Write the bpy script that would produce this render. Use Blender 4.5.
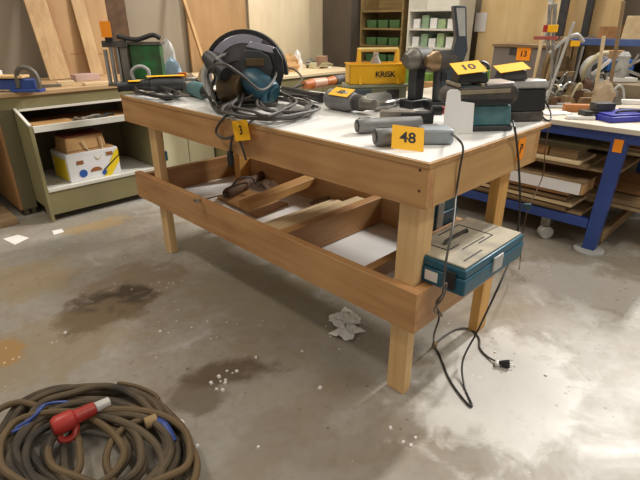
import bpy, bmesh, math, random
from mathutils import Vector, Matrix
random.seed(7)
R = math.radians
for o in list(bpy.data.objects): bpy.data.objects.remove(o)
SC = bpy.context.scene
COL = SC.collection

# ------------------------------------------------------------------ camera
HC = 1.35; F = 480.0; PITCH = math.atan(217 / 480)
sp, cp = math.sin(PITCH), math.cos(PITCH); s2 = math.sqrt(.5)
cam = bpy.data.objects.new('camera', bpy.data.cameras.new('camera')); COL.objects.link(cam)
cam.location = (0, 0, HC)
cam.rotation_euler = (math.pi / 2 - PITCH, 0, R(-45))
cam.data.sensor_width = 36; cam.data.lens = 36 * F / 640
cam.data.shift_y = (239 - 240) / 640
cam.data.clip_start = .02
SC.camera = cam

# ------------------------------------------------------------------ light
w = bpy.data.worlds.new('world'); SC.world = w; w.use_nodes = True
bg = w.node_tree.nodes['Background']
bg.inputs[0].default_value = (1.0, .93, .82, 1); bg.inputs[1].default_value = .42
def area(name, loc, sx, sy, power, col=(1, .93, .82), tgt=None):
    l = bpy.data.lights.new(name, 'AREA'); l.shape = 'RECTANGLE'; l.size = sx; l.size_y = sy
    l.energy = power; l.color = col
    o = bpy.data.objects.new(name, l); COL.objects.link(o); o.location = loc
    if tgt: o.rotation_euler = (Vector(tgt) - Vector(loc)).to_track_quat('-Z', 'Y').to_euler()
    return o
area('ceiling_light_row', (7.4, .7, 4.9), .3, 1.8, 620, (1, .97, .92), (2.4, .9, 0))
area('ceiling_light_row', (-.4, 3.2, 4.4), .5, 1.6, 62, (1, .92, .80))
area('ceiling_light_row', (2.4, -1.4, 4.4), 1.6, .4, 80, (1, .93, .82))
area('ceiling_light_row', (3.4, 3.4, 4.4), 1.2, .8, 80, (1, .93, .82))
SC.view_settings.view_transform = 'Standard'; SC.view_settings.look = 'None'
SC.view_settings.gamma = 1; SC.view_settings.use_curve_mapping = False
SC.view_settings.exposure = 0.0

# ------------------------------------------------------------------ where things stand
def ray(px, py):
    a = px - 320; b = py - 239
    up = -b * cp - F * sp; fw = F * cp - b * sp
    return Vector((fw * s2 + a * s2, fw * s2 - a * s2, up))
O = Vector((0, 0, HC))
def at(px, py, z): d = ray(px, py); return O + d * ((z - HC) / d.z)
def atx(px, py, x): d = ray(px, py); return O + d * (x / d.x)
def aty(px, py, y): d = ray(px, py); return O + d * (y / d.y)
def unit(p):
    fw = (p[0] + p[1]) * s2; d = fw * cp - (p[2] - HC) * sp
    return d / F                                        # metres per photo pixel there

# ------------------------------------------------------------------ materials
MATS = {}
def lin(c): return tuple(((v / 255) / 12.92 if v / 255 <= .04045 else ((v / 255 + .055) / 1.055) ** 2.4) for v in c) + (1,)
def newmat(n):
    m = bpy.data.materials.new(n); m.use_nodes = True; nt = m.node_tree
    return m, nt, nt.nodes['Principled BSDF']
def pm(n, c, rough=.5, metal=0, var=.25, scale=14, bump=.0, c2=None, coat=0):
    if n in MATS: return MATS[n]
    m, nt, b = newmat(n); N = nt.nodes; L = nt.links
    tc = N.new('ShaderNodeTexCoord'); no = N.new('ShaderNodeTexNoise'); no.inputs['Scale'].default_value = scale
    no.inputs['Detail'].default_value = 5; L.new(tc.outputs['Object'], no.inputs['Vector'])
    rp = N.new('ShaderNodeValToRGB'); a = lin(c)
    lo = lin(c2) if c2 else tuple(v * (1 - var) for v in a[:3]) + (1,)
    rp.color_ramp.elements[0].position = .32; rp.color_ramp.elements[1].position = .62
    rp.color_ramp.elements[0].color = lo; rp.color_ramp.elements[1].color = a
    L.new(no.outputs['Fac'], rp.inputs[0]); L.new(rp.outputs[0], b.inputs['Base Color'])
    b.inputs['Roughness'].default_value = rough; b.inputs['Metallic'].default_value = metal
    b.inputs['Coat Weight'].default_value = coat
    if bump:
        bp = N.new('ShaderNodeBump'); bp.inputs['Strength'].default_value = bump; bp.inputs['Distance'].default_value = .003
        n2 = N.new('ShaderNodeTexNoise'); n2.inputs['Scale'].default_value = scale * 6; L.new(tc.outputs['Object'], n2.inputs['Vector'])
        L.new(n2.outputs['Fac'], bp.inputs['Height']); L.new(bp.outputs[0], b.inputs['Normal'])
    MATS[n] = m; return m
def wood(n, c1, c2, axis='Y', rough=.55, g=26, knots=True):
    if n in MATS: return MATS[n]
    m, nt, b = newmat(n); N = nt.nodes; L = nt.links
    tc = N.new('ShaderNodeTexCoord'); mp = N.new('ShaderNodeMapping'); L.new(tc.outputs['Object'], mp.inputs[0])
    s = [g, g, g]; s['XYZ'.index(axis)] = 1.6
    mp.inputs['Scale'].default_value = s
    no = N.new('ShaderNodeTexNoise'); no.inputs['Scale'].default_value = 1.0; no.inputs['Detail'].default_value = 7
    no.inputs['Distortion'].default_value = .6
    L.new(mp.outputs[0], no.inputs['Vector'])
    n2 = N.new('ShaderNodeTexNoise'); n2.inputs['Scale'].default_value = 2.6; n2.inputs['Detail'].default_value = 3
    L.new(tc.outputs['Object'], n2.inputs['Vector'])
    mx = N.new('ShaderNodeMath'); mx.operation = 'MULTIPLY_ADD'; mx.inputs[1].default_value = .45; L.new(n2.outputs['Fac'], mx.inputs[0])
    m3 = N.new('ShaderNodeMath'); m3.operation = 'MULTIPLY'; m3.inputs[1].default_value = .6; L.new(no.outputs['Fac'], m3.inputs[0])
    L.new(m3.outputs[0], mx.inputs[2])
    rp = N.new('ShaderNodeValToRGB'); rp.color_ramp.elements[0].position = .38; rp.color_ramp.elements[1].position = .66
    rp.color_ramp.elements[0].color = lin(c2); rp.color_ramp.elements[1].color = lin(c1)
    L.new(mx.outputs[0], rp.inputs[0])
    L.new(rp.outputs[0], b.inputs['Base Color']); b.inputs['Roughness'].default_value = rough
    bp = N.new('ShaderNodeBump'); bp.inputs['Strength'].default_value = .15; bp.inputs['Distance'].default_value = .002
    L.new(no.outputs['Fac'], bp.inputs['Height']); L.new(bp.outputs[0], b.inputs['Normal'])
    MATS[n] = m; return m
def concrete():
    m, nt, b = newmat('concrete'); N = nt.nodes; L = nt.links
    geo = N.new('ShaderNodeNewGeometry'); P = geo.outputs['Position']
    def noise(scale, det=6, dist=0, rough=.6):
        n = N.new('ShaderNodeTexNoise'); n.inputs['Scale'].default_value = scale; n.inputs['Detail'].default_value = det
        n.inputs['Distortion'].default_value = dist; n.inputs['Roughness'].default_value = rough; L.new(P, n.inputs['Vector']); return n.outputs['Fac']
    def ramp(src, p0, p1, c0, c1):
        r = N.new('ShaderNodeValToRGB'); e = r.color_ramp.elements; e[0].position = p0; e[1].position = p1
        e[0].color = c0; e[1].color = c1; L.new(src, r.inputs[0]); return r.outputs[0]
    def mix(f, a, c, mode='MIX'):
        x = N.new('ShaderNodeMix'); x.data_type = 'RGBA'; x.blend_type = mode
        if hasattr(f, 'links') or isinstance(f, bpy.types.NodeSocket): L.new(f, x.inputs[0])
        else: x.inputs[0].default_value = f
        for s, i in ((a, 6), (c, 7)):
            if isinstance(s, bpy.types.NodeSocket): L.new(s, x.inputs[i])
            else: x.inputs[i].default_value = s
        return x.outputs[2]
    W, K = (1, 1, 1, 1), (0, 0, 0, 1)
    base = ramp(noise(.8, 7, .8), .34, .66, lin((138, 129, 115)), lin((172, 167, 159)))
    base = mix(ramp(noise(3.2, 8, .5), .48, .72, K, (.5, .5, .5, 1)), base, lin((140, 122, 94)))
    base = mix(ramp(noise(1.7, 6, 1.5), .58, .72, K, (.5, .5, .5, 1)), base, lin((198, 196, 196)))
    base = mix(ramp(noise(22, 4), .45, .75, K, (.28, .28, .28, 1)), base, lin((110, 98, 80)))
    # puddle, stains and tone patches, each where it lies on the slab
    def blot(x, y, rx, ry, col, amt, rot=0, edge=.35):
        nonlocal base
        mp = N.new('ShaderNodeMapping'); mp.vector_type = 'TEXTURE'
        mp.inputs['Location'].default_value = (x, y, 0); mp.inputs['Rotation'].default_value = (0, 0, rot); mp.inputs['Scale'].default_value = (rx, ry, 50)
        L.new(P, mp.inputs[0])
        ln = N.new('ShaderNodeVectorMath'); ln.operation = 'LENGTH'; L.new(mp.outputs[0], ln.inputs[0])
        ad = N.new('ShaderNodeMath'); ad.operation = 'MULTIPLY_ADD'; ad.inputs[1].default_value = 1.9; ad.inputs[2].default_value = -.95
        L.new(noise(7, 6, .4), ad.inputs[0])
        sm = N.new('ShaderNodeMath'); sm.operation = 'ADD'; L.new(ln.outputs['Value'], sm.inputs[0]); L.new(ad.outputs[0], sm.inputs[1])
        f = ramp(sm.outputs[0], 1 - edge, 1 + edge * .3, (amt, amt, amt, 1), K)
        base = mix(f, base, lin(col))
    c = at(130, 282, 0); blot(c.x, c.y, .34, .26, (122, 102, 78), .6)
    c = at(103, 311, 0); blot(c.x, c.y, .25, .22, (62, 52, 44), .95, R(-15), .35)
    c = at(128, 297, 0); blot(c.x, c.y, .17, .16, (62, 52, 44), .9, 0, .35)
    c = at(228, 372, 0); blot(c.x, c.y, .10, .26, (92, 78, 62), .85, R(60), .4)
    c = at(195, 395, 0); blot(c.x, c.y, .14, .14, (98, 84, 66), .7, 0, .4)
    c = at(60, 340, 0); blot(c.x, c.y, .5, .3, (146, 126, 96), .5)
    c = at(5, 350, 0); blot(c.x, c.y, .09, .12, (168, 126, 66), .7)
    c = at(20, 280, 0); blot(c.x, c.y, .3, .3, (158, 136, 98), .5)
    c = at(300, 420, 0); blot(c.x, c.y, .4, .14, (132, 118, 96), .4)
    c = at(100, 225, 0); blot(c.x, c.y, .25, .12, (172, 142, 96), .6)
    c = at(250, 300, 0); blot(c.x, c.y, .4, .5, (134, 120, 94), .5)  # bench shadow painted in as a darker brown patch
    c = at(500, 385, 0); blot(c.x, c.y, .5, .35, (222, 219, 214), .55)  # bright glare of the right-hand light painted onto the floor
    c = at(590, 290, 0); blot(c.x, c.y, .35, .5, (200, 197, 193), .5)  # paler grey patch
    # little pits and white paint specks
    vo = N.new('ShaderNodeTexVoronoi'); vo.inputs['Scale'].default_value = 19; L.new(P, vo.inputs['Vector'])
    dk = ramp(vo.outputs['Distance'], .10, .17, (.5,) * 3 + (1,), K)
    gate = ramp(noise(1.9, 3), .49, .60, K, W)
    base = mix(mix(1, dk, gate, 'MULTIPLY'), base, lin((66, 58, 48)))
    v2 = N.new('ShaderNodeTexVoronoi'); v2.inputs['Scale'].default_value = 23; L.new(P, v2.inputs['Vector'])
    wt = ramp(v2.outputs['Distance'], .07, .13, (.9,) * 3 + (1,), K)
    gate2 = ramp(noise(1.3, 3), .52, .58, K, W)
    base = mix(mix(1, wt, gate2, 'MULTIPLY'), base, lin((238, 234, 224)))
    L.new(base, b.inputs['Base Color'])
    rr = ramp(noise(2.4, 5, .6), .35, .7, (.30,) * 3 + (1,), (.52,) * 3 + (1,)); L.new(rr, b.inputs['Roughness'])
    b.inputs['Specular IOR Level'].default_value = .4
    bp = N.new('ShaderNodeBump'); bp.inputs['Strength'].default_value = .12; bp.inputs['Distance'].default_value = .01
    L.new(noise(9, 6), bp.inputs['Height']); L.new(bp.outputs[0], b.inputs['Normal'])
    return m
PINE = dict(c1=(214, 172, 112), c2=(190, 142, 84))
ply = {a: wood('plank_' + a, (198, 152, 102), (168, 120, 74), a, .5, 20) for a in 'XYZ'}
pine = {a: wood('pine_' + a, (230, 194, 142), (208, 168, 114), a, .5, 30) for a in 'XYZ'}
pale = {a: wood('pale_board_' + a, (224, 204, 166), (200, 174, 132), a, .55, 18) for a in 'XYZ'}
oak = {a: wood('brown_board_' + a, (176, 132, 84), (140, 98, 58), a, .5, 22) for a in 'XYZ'}
dusty = {a: wood('dusty_board_' + a, (156, 130, 96), (112, 88, 60), a, .7, 16) for a in 'XYZ'}
melamine = pm('white_melamine', (232, 230, 226), .35, 0, .10, 5)
edge_wood = wood('edge_band', (192, 152, 102), (160, 118, 72), 'Y', .5, 30)
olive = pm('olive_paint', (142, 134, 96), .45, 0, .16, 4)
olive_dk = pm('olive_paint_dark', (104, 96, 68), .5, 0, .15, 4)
whitepaint = pm('white_edge', (226, 224, 214), .4, 0, .08, 6)
black = pm('black_plastic', (34, 34, 36), .45, 0, .3, 20)
charcoal = pm('charcoal_plastic', (62, 62, 64), .5, 0, .35, 20)
dustblack = pm('dusty_black_plastic', (86, 80, 74), .65, 0, .5, 16, c2=(40, 38, 38))
teal = pm('teal_plastic', (34, 92, 114), .38, 0, .25, 12)
teal_dusty = pm('dusty_teal_plastic', (92, 128, 130), .6, 0, .3, 12, c2=(34, 92, 102))
teal_dark = pm('dark_teal_plastic', (14, 66, 78), .45, 0, .3, 12)
dust_top = pm('sawdust_on_plastic', (190, 180, 158), .8, 0, .3, 11, c2=(150, 146, 132))
yellow = pm('yellow_plastic', (248, 186, 20), .4, 0, .12, 8)
tagyellow = pm('yellow_tag', (255, 190, 18), .6, 0, .05, 8)
tagorange = pm('orange_tag', (255, 152, 20), .6, 0, .05, 8)
ink = pm('black_ink', (22, 20, 20), .6, 0, .05, 8)
greyplastic = pm('grey_plastic', (128, 128, 127), .4, 0, .2, 14)
ltgrey = pm('light_grey_plastic', (186, 186, 182), .45, 0, .2, 14)
steel = pm('steel', (176, 174, 170), .32, .85, .3, 14)
dullsteel = pm('dull_steel', (128, 122, 112), .5, .6, .45, 10)
brass = pm('bronze_metal', (150, 124, 92), .4, .7, .4, 16)
rust = pm('rusty_brown', (92, 66, 44), .75, .1, .4, 16)
green = pm('green_paint', (46, 130, 66), .45, 0, .55, 9, c2=(60, 74, 50))
blue = pm('blue_paint', (46, 74, 146), .4, 0, .2, 7)
bluecrate = pm('blue_crate', (56, 60, 170), .4, 0, .15, 7)
brightblue = pm('bright_blue', (50, 110, 190), .4, 0, .2, 7)
red = pm('red_plastic', (178, 52, 44), .4, 0, .25, 10)
orange = pm('orange_plastic', (206, 116, 48), .5, 0, .45, 14)
cablegrey = pm('grey_cable', (74, 70, 66), .55, 0, .3, 20)
cableblack = pm('black_cable', (38, 36, 34), .5, 0, .3, 20)
cabledusty = pm('dusty_cable', (96, 82, 62), .75, 0, .5, 5, c2=(38, 36, 34))
paper = pm('white_paper', (236, 232, 228), .8, 0, .06, 10)
cardboard = pm('cardboard', (192, 150, 100), .8, 0, .15, 8)
whitecard = pm('white_cardboard', (234, 234, 236), .6, 0, .05, 8)
bananayellow = pm('print_yellow', (240, 210, 30), .6, 0, .05, 8)
printblue = pm('print_blue', (40, 90, 170), .6, 0, .05, 8)
printbrown = pm('print_brown', (150, 96, 50), .6, 0, .05, 8)
plaster = pm('grey_plaster', (148, 136, 118), .85, 0, .14, 1.2)
greymetal = pm('grey_cabinet_paint', (122, 114, 108), .5, 0, .1, 4)
cream = pm('cream_paint', (206, 198, 164), .5, 0, .1, 4)
clear = pm('foggy_plastic', (206, 204, 200), .3, 0, .2, 10)
cloth = pm('grey_cloth', (150, 138, 120), .9, 0, .3, 10, .3)
skin = pm('pinkish_plastic', (206, 160, 136), .5, 0, .2, 10)

# ------------------------------------------------------------------ mesh helper
def cr(pts, n=8, closed=False):
    pts = [Vector(p) for p in pts]
    if len(pts) < 3: return pts
    out = []; m = len(pts)
    rng = range(m) if closed else range(m - 1)
    for i in rng:
        if closed: a, b, c, d = pts[(i - 1) % m], pts[i], pts[(i + 1) % m], pts[(i + 2) % m]
        else: a, b, c, d = pts[max(i - 1, 0)], pts[i], pts[i + 1], pts[min(i + 2, m - 1)]
        for k in range(n):
            t = k / n
            out.append(.5 * ((2 * b) + (c - a) * t + (2 * a - 5 * b + 4 * c - d) * t * t + (-a + 3 * b - 3 * c + d) * t ** 3))
    if not closed: out.append(pts[-1])
    return out
class MB:
    def __init__(s): s.b = bmesh.new()
    def face8(s, v):
        V = [s.b.verts.new(p) for p in v]
        for f in ((3, 2, 1, 0), (4, 5, 6, 7), (0, 1, 5, 4), (1, 2, 6, 5), (2, 3, 7, 6), (3, 0, 4, 7)): s.b.faces.new([V[i] for i in f])
        return s
    def box(s, x0, x1, y0, y1, z0, z1):
        return s.face8([(x0, y0, z0), (x1, y0, z0), (x1, y1, z0), (x0, y1, z0), (x0, y0, z1), (x1, y0, z1), (x1, y1, z1), (x0, y1, z1)])
    def frust(s, x0, x1, y0, y1, z0, z1, ix=0, iy=0):
        return s.face8([(x0, y0, z0), (x1, y0, z0), (x1, y1, z0), (x0, y1, z0), (x0 + ix, y0 + iy, z1), (x1 - ix, y0 + iy, z1), (x1 - ix, y1 - iy, z1), (x0 + ix, y1 - iy, z1)])
    def obox(s, c, U, V, N):      # half vectors
        c, U, V, N = map(Vector, (c, U, V, N))
        return s.face8([c - U - V - N, c + U - V - N, c + U + V - N, c - U + V - N, c - U - V + N, c + U - V + N, c + U + V + N, c - U + V + N])
    def bar(s, p0, p1, wd, th, side=(0, 0, 1)):   # width across, thickness along 'side'
        p0, p1, side = Vector(p0), Vector(p1), Vector(side); d = p1 - p0
        u = d.cross(side).normalized(); n = u.cross(d).normalized()
        return s.obox((p0 + p1) / 2, d / 2, u * wd / 2, n * th / 2)
    def cyl(s, p0, p1, r0, r1=None, seg=16, cap=True):
        r1 = r0 if r1 is None else r1
        return s.rings([(Vector(p0), r0), (Vector(p1), r1)], seg, cap)
    def rings(s, pr, seg=16, cap=True):
        pr = [(Vector(p), r) for p, r in pr]; prev = None; first = None
        d = (pr[-1][0] - pr[0][0]).normalized()
        u = d.orthogonal().normalized(); v = d.cross(u)
        for p, r in pr:
            ring = [s.b.verts.new(p + (u * math.cos(2 * math.pi * k / seg) + v * math.sin(2 * math.pi * k / seg)) * max(r, 1e-4)) for k in range(seg)]
            if prev:
                for k in range(seg): s.b.faces.new((prev[k], prev[(k + 1) % seg], ring[(k + 1) % seg], ring[k]))
            else: first = ring
            prev = ring
        if cap: s.b.faces.new(first[::-1]); s.b.faces.new(prev)
        return s
    def tube(s, pts, r, seg=7, n=8, closed=False):
        P = cr(pts, n, closed); m = len(P); u = None; rings = []
        for i, p in enumerate(P):
            a = P[(i + 1) % m] if (closed or i < m - 1) else P[i]; c = P[(i - 1) % m] if (closed or i > 0) else P[i]
            d = (a - c)
            d = d.normalized() if d.length > 1e-9 else Vector((0, 0, 1))
            if u is None: u = d.orthogonal().normalized()
            u = (u - d * u.dot(d)); u = u.normalized() if u.length > 1e-6 else d.orthogonal().normalized()
            v = d.cross(u)
            rings.append([s.b.verts.new(p + (u * math.cos(2 * math.pi * k / seg) + v * math.sin(2 * math.pi * k / seg)) * r) for k in range(seg)])
        for i in range(m if closed else m - 1):
            A, B = rings[i], rings[(i + 1) % m]
            for k in range(seg): s.b.faces.new((A[k], A[(k + 1) % seg], B[(k + 1) % seg], B[k]))
        if not closed: s.b.faces.new(rings[0][::-1]); s.b.faces.new(rings[-1])
        return s
    def prism(s, poly, o, U, V, N):    # poly in (u,v), extruded by N
        o, U, V, N = map(Vector, (o, U, V, N))
        A = [s.b.verts.new(o + U * a + V * b) for a, b in poly]; B = [s.b.verts.new(o + U * a + V * b + N) for a, b in poly]
        s.b.faces.new(A[::-1]); s.b.faces.new(B); m = len(A)
        for k in range(m): s.b.faces.new((A[k], A[(k + 1) % m], B[(k + 1) % m], B[k]))
        return s
    def ball(s, c, r, sc=(1, 1, 1)):
        M = Matrix.Translation(c) @ Matrix.Diagonal((*[r * k for k in sc], 1))
        bmesh.ops.create_uvsphere(s.b, u_segments=14, v_segments=9, radius=1, matrix=M); return s
    def crumple(s, c, rx, ry, h, seed, n=11):      # a crumpled sheet with thickness
        rr = random.Random(seed); g = []
        for i in range(n):
            row = []
            for j in range(n):
                x = (i / (n - 1) * 2 - 1); y = (j / (n - 1) * 2 - 1)
                k = 1 + .18 * math.sin(5 * x + seed) * y
                row.append((c[0] + x * rx * k + rr.uniform(-.12, .12) * rx / n * 4, c[1] + y * ry * k + rr.uniform(-.12, .12) * ry / n * 4, c[2] + h * max(0, (1 - .6 * (x * x + y * y))) * rr.uniform(.15, 1) + .002))
            g.append([[s.b.verts.new((a, b, z + t)) for a, b, z in row] for t in (0, .0015)])
        for i in range(n - 1):
            for j in range(n - 1):
                s.b.faces.new((g[i][1][j], g[i + 1][1][j], g[i + 1][1][j + 1], g[i][1][j + 1]))
                s.b.faces.new((g[i][0][j], g[i][0][j + 1], g[i + 1][0][j + 1], g[i + 1][0][j]))
        return s
    def lump(s, c, rx, ry, h, seed, rough=.25, ang=0):
        rr = random.Random(seed); ph = [rr.uniform(0, 6.28) for _ in range(6)]; n, m = 10, 16; g = []
        for i in range(n):
            t = i / (n - 1); row = []
            prof = math.sqrt(max(0, 1 - t ** 2.2)) if i < n - 1 else .02
            for j in range(m):
                a = 2 * math.pi * j / m
                q = prof * (1 + rough * (.5 * math.sin(2 * a + ph[0] + 3 * t) + .35 * math.sin(5 * a + ph[1] - 4 * t) + .3 * math.sin(7 * t * 2 + ph[2] + a)))
                x, y = rx * q * math.cos(a), ry * q * math.sin(a)
                row.append(s.b.verts.new((c[0] + x * math.cos(ang) - y * math.sin(ang), c[1] + x * math.sin(ang) + y * math.cos(ang), c[2] + h * t * (1 + .15 * rough * math.sin(3 * a + ph[3])))))
            g.append(row)
        for i in range(n - 1):
            for j in range(m): s.b.faces.new((g[i][j], g[i][(j + 1) % m], g[i + 1][(j + 1) % m], g[i + 1][j]))
        s.b.faces.new(g[0][::-1]); s.b.faces.new(g[-1])
        return s
    def build(s, name, mat, parent=None, bev=0, world=False, smooth=True, top=None):
        bmesh.ops.recalc_face_normals(s.b, faces=s.b.faces)
        me = bpy.data.meshes.new(name)
        if world and parent is not None:
            s.b.transform(root_matrix(parent).inverted())
        s.b.to_mesh(me); s.b.free()
        for p in me.polygons: p.use_smooth = smooth
        me.set_sharp_from_angle(angle=R(35))
        me.materials.append(mat)
        o = bpy.data.objects.new(name, me); COL.objects.link(o)
        if parent is not None: o.parent = parent
        if bev:
            bm = o.modifiers.new('bevel', 'BEVEL'); bm.width = bev; bm.segments = 2; bm.limit_method = 'ANGLE'; bm.angle_limit = R(40)
        return o
def root_matrix(o):
    while o.parent: o = o.parent
    return Matrix.Translation(o.location) @ o.rotation_euler.to_matrix().to_4x4()
def thing(name, label, cat, loc=(0, 0, 0), rz=0, group=None):
    o = bpy.data.objects.new(name, None); COL.objects.link(o); o.empty_display_size = .05
    o.location = loc; o.rotation_euler = (0, 0, R(rz)); return meta(o, label, cat, group)
def meta(o, label, cat, group=None, kind=None):
    o['label'] = label; o['category'] = cat
    if group: o['group'] = group
    if kind: o['kind'] = kind
    return o
def origin_to_base(o):
    me = o.data; xs = [v.co for v in me.vertices]
    c = Vector((sum(v.x for v in xs) / len(xs), sum(v.y for v in xs) / len(xs), min(v.z for v in xs)))
    me.transform(Matrix.Translation(-c)); o.location = c; return o
def solo(mb, name, mat, label, cat, group=None, bev=0):
    return meta(origin_to_base(mb.build(name, mat, None, bev)), label, cat, group)
def struct(mb, name, mat, bev=0):
    o = mb.build(name, mat, None, bev); o['kind'] = 'structure'; return o
def letters(text, c, U, V, h, parent, mat=ink, world=True, off=.0012):
    cu = bpy.data.curves.new('lettering', 'FONT'); cu.body = text; cu.size = 1; cu.align_x = 'CENTER'; cu.align_y = 'CENTER'; cu.extrude = .01
    cu.offset = .02; cu.resolution_u = 3
    t = bpy.data.objects.new('lettering_source', cu); COL.objects.link(t)
    dg = bpy.context.evaluated_depsgraph_get(); me = bpy.data.meshes.new_from_object(t.evaluated_get(dg)); bpy.data.objects.remove(t)
    U = Vector(U).normalized(); V = Vector(V); V = (V - U * V.dot(U)).normalized(); N = U.cross(V)
    M = Matrix((U * h, V * h, N * .05)).transposed().to_4x4(); M.translation = Vector(c) + N * off
    if world: M = root_matrix(parent).inverted() @ M
    me.transform(M); me.materials.clear(); me.materials.append(mat); me.name = 'lettering'
    o = bpy.data.objects.new('lettering', me); COL.objects.link(o); o.parent = parent; return o
def price_tag(parent, c, U, V, wd, ht, text, mat=tagyellow, world=True, bend=0):
    U = Vector(U).normalized(); V = Vector(V); V = (V - U * V.dot(U)).normalized(); N = U.cross(V); c = Vector(c)
    o = MB().obox(c, U * wd / 2, V * ht / 2, N * .0008).build('price_tag', mat, parent, 0, world)
    o['label'] = ('orange' if mat is tagorange else 'yellow') + ' numbered price tag'
    if text: letters(text, c, U, V, min(ht * .62, wd * 1.35 / max(1, len(text))), o, world=world)
    return o
CU = Vector((s2, -s2, 0))    # runs to the right as seen from the doorway
CV = Vector((s2, s2, 0))     # runs away
Z = Vector((0, 0, 1))

# ================================================================== the room
struct(MB().box(-4, 6.0, -4, 5.1, -.12, 0), 'floor', concrete())
struct(MB().box(-4, 6.1, 4.98, 5.1, 0, 3.2), 'wall_left', plaster)
struct(MB().box(5.9, 6.0, -4, 4.98, 0, 3.2), 'wall_right', plaster)
# pillar in the corner between the two runs of wall
struct(MB().box(5.0, 5.3, 4.45, 4.98, 0, 3.2), 'trim_1', pm('dark_column', (92, 82, 72), .7, 0, .2, 3), .01)

# ================================================================== main bench
T = .96; X0, X1, Y0, Y1 = 1.242, 2.163, .770, 2.91; FZ0, FZ1 = .332, .495
bench = thing('workbench', 'large wooden workbench with white top and deep plank apron, in the middle', 'workbench', ((X0 + X1) / 2, (Y0 + Y1) / 2, 0))
def bpart(mb, n, m, b=.002): return mb.build(n, m, bench, b, True)
tt = bpart(MB().box(X0 - .004, X1 + .004, Y0 - .004, Y1 + .004, T - .018, T - .002), 'tabletop', edge_wood, .001)
bpart(MB().box(X0 + .006, X1 - .006, Y0 + .006, Y1 - .006, T - .003, T), 'tabletop_surface', melamine, 0)['label'] = 'white melamine surface'
bpart(MB().box(X0, X0 + .038, Y0, Y1, .806, T - .018), 'apron_board', ply['Y'])
bpart(MB().box(X1 - .128, X1 - .09, Y0, Y1, .806, T - .018), 'apron_board', ply['Y'])
bpart(MB().box(X0 + .038, X1 - .128, Y0, Y0 + .038, .806, T - .018), 'apron_board', wood('plank_end_lit_X', (206, 166, 112), (184, 142, 92), 'X', .5, 20))  # end board coloured lighter, the light on its face painted in
bpart(MB().box(X0 + .038, X1 - .128, Y1 - .038, Y1, .806, T - .018), 'apron_board', ply['X'])
for (a, b_, c, d) in ((1.281, 1.326, .815, .898), (1.281, 1.326, 2.62, 2.70), (1.865, 1.95, .815, .86), (1.865, 1.95, 2.64, 2.70)):
    if a < 1.3 : bpart(MB().box(a, b_, c, d, 0, T - .019), 'leg', pine['Z'], .003)
    else: bpart(MB().box(a, b_, c, d, 0, T - .019), 'leg', wood('golden_pine_Z', (220, 170, 96), (196, 142, 70), 'Z', .45, 30), .003)
bpart(MB().box(1.327, 1.38, .818, .86, FZ1 - .1, T - .019), 'leg_doubling_block', pine['Z'])
bpart(MB().box(X0, X0 + .038, Y0, Y1 - .02, FZ0, FZ1), 'shelf_frame_board', ply['Y'])
bpart(MB().box(1.952, 1.99, Y0, Y1 - .02, FZ0, FZ1), 'shelf_frame_board', ply['Y'])
bpart(MB().box(X0 + .038, 1.862, Y0, Y0 + .038, FZ0, FZ1), 'shelf_frame_board', ply['X'])
bpart(MB().box(X0 + .038, 1.952, 2.79, 2.828, FZ0, FZ1), 'shelf_frame_board', oak['X'])
bpart(MB().box(X0 + .038, 1.952, 1.485, 1.54, FZ0 + .02, FZ1), 'shelf_cross_rail', ply['X'])
bpart(MB().box(X0 + .038, 1.952, 1.0, 1.04, FZ1 - .06, FZ1 - .001), 'shelf_cross_rail', oak['X'])
bpart(MB().box(X0 + .038, 1.952, .899, 2.79, FZ0, FZ0 + .016), 'shelf_panel', melamine, 0)
# four screws in the corner of the apron
for (px, py) in ((420, 170), (419, 191)):
    p = atx(px, py, X0); bpart(MB().cyl(p + Vector((-.001, 0, 0)), p + Vector((.003, 0, 0)), .005, seg=10), 'screw', rust, 0)
price_tag(bench, aty(521, 149, Y0 - .002), (1, 0, 0), (.12, 0, 1), .062, .085, 'P', tagorange)
TZ = T + .001

# loose stuff on the bench shelf
SZ = FZ0 + .017
def flat(poly_px, z, th, name, mat, label, cat, group=None):
    P = [at(x, y, z + th) for x, y in poly_px]
    return solo(MB().prism([(p.x, p.y) for p in P], (0, 0, z), (1, 0, 0), (0, 1, 0), (0, 0, th)), name, mat, label, cat, group, .001)
flat([(217, 197), (243, 187), (288, 203), (256, 216)], SZ, .012, 'board', oak['X'], 'flat dark brown board lying on the bench shelf beneath the loose batten', 'board')
for (y_, w_, h_, x_, lab) in ((1.545, .07, .135, 1.90, 'pale board standing on edge right behind the middle rail of the bench shelf'), (1.63, .055, .118, 1.82, 'narrower pale board second behind the middle rail of the bench shelf'), (1.705, .09, .075, 1.90, 'low pale board third behind the middle rail of the bench shelf')):
    solo(MB().box(1.285, x_, y_, y_ + w_, SZ, SZ + h_), 'board', pale['X'], lab, 'board', None, .002)
# loose batten
p0 = at(244, 206, .445); p1 = at(310, 180, .470)
batten = solo(MB().bar(p0, p1, .085, .045), 'wooden_batten', wood('batten', (206, 160, 98), (178, 130, 76), 'X', .5, 24), 'loose wooden batten with a square cut end lying on the bench shelf', 'batten', None, .002)
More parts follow.
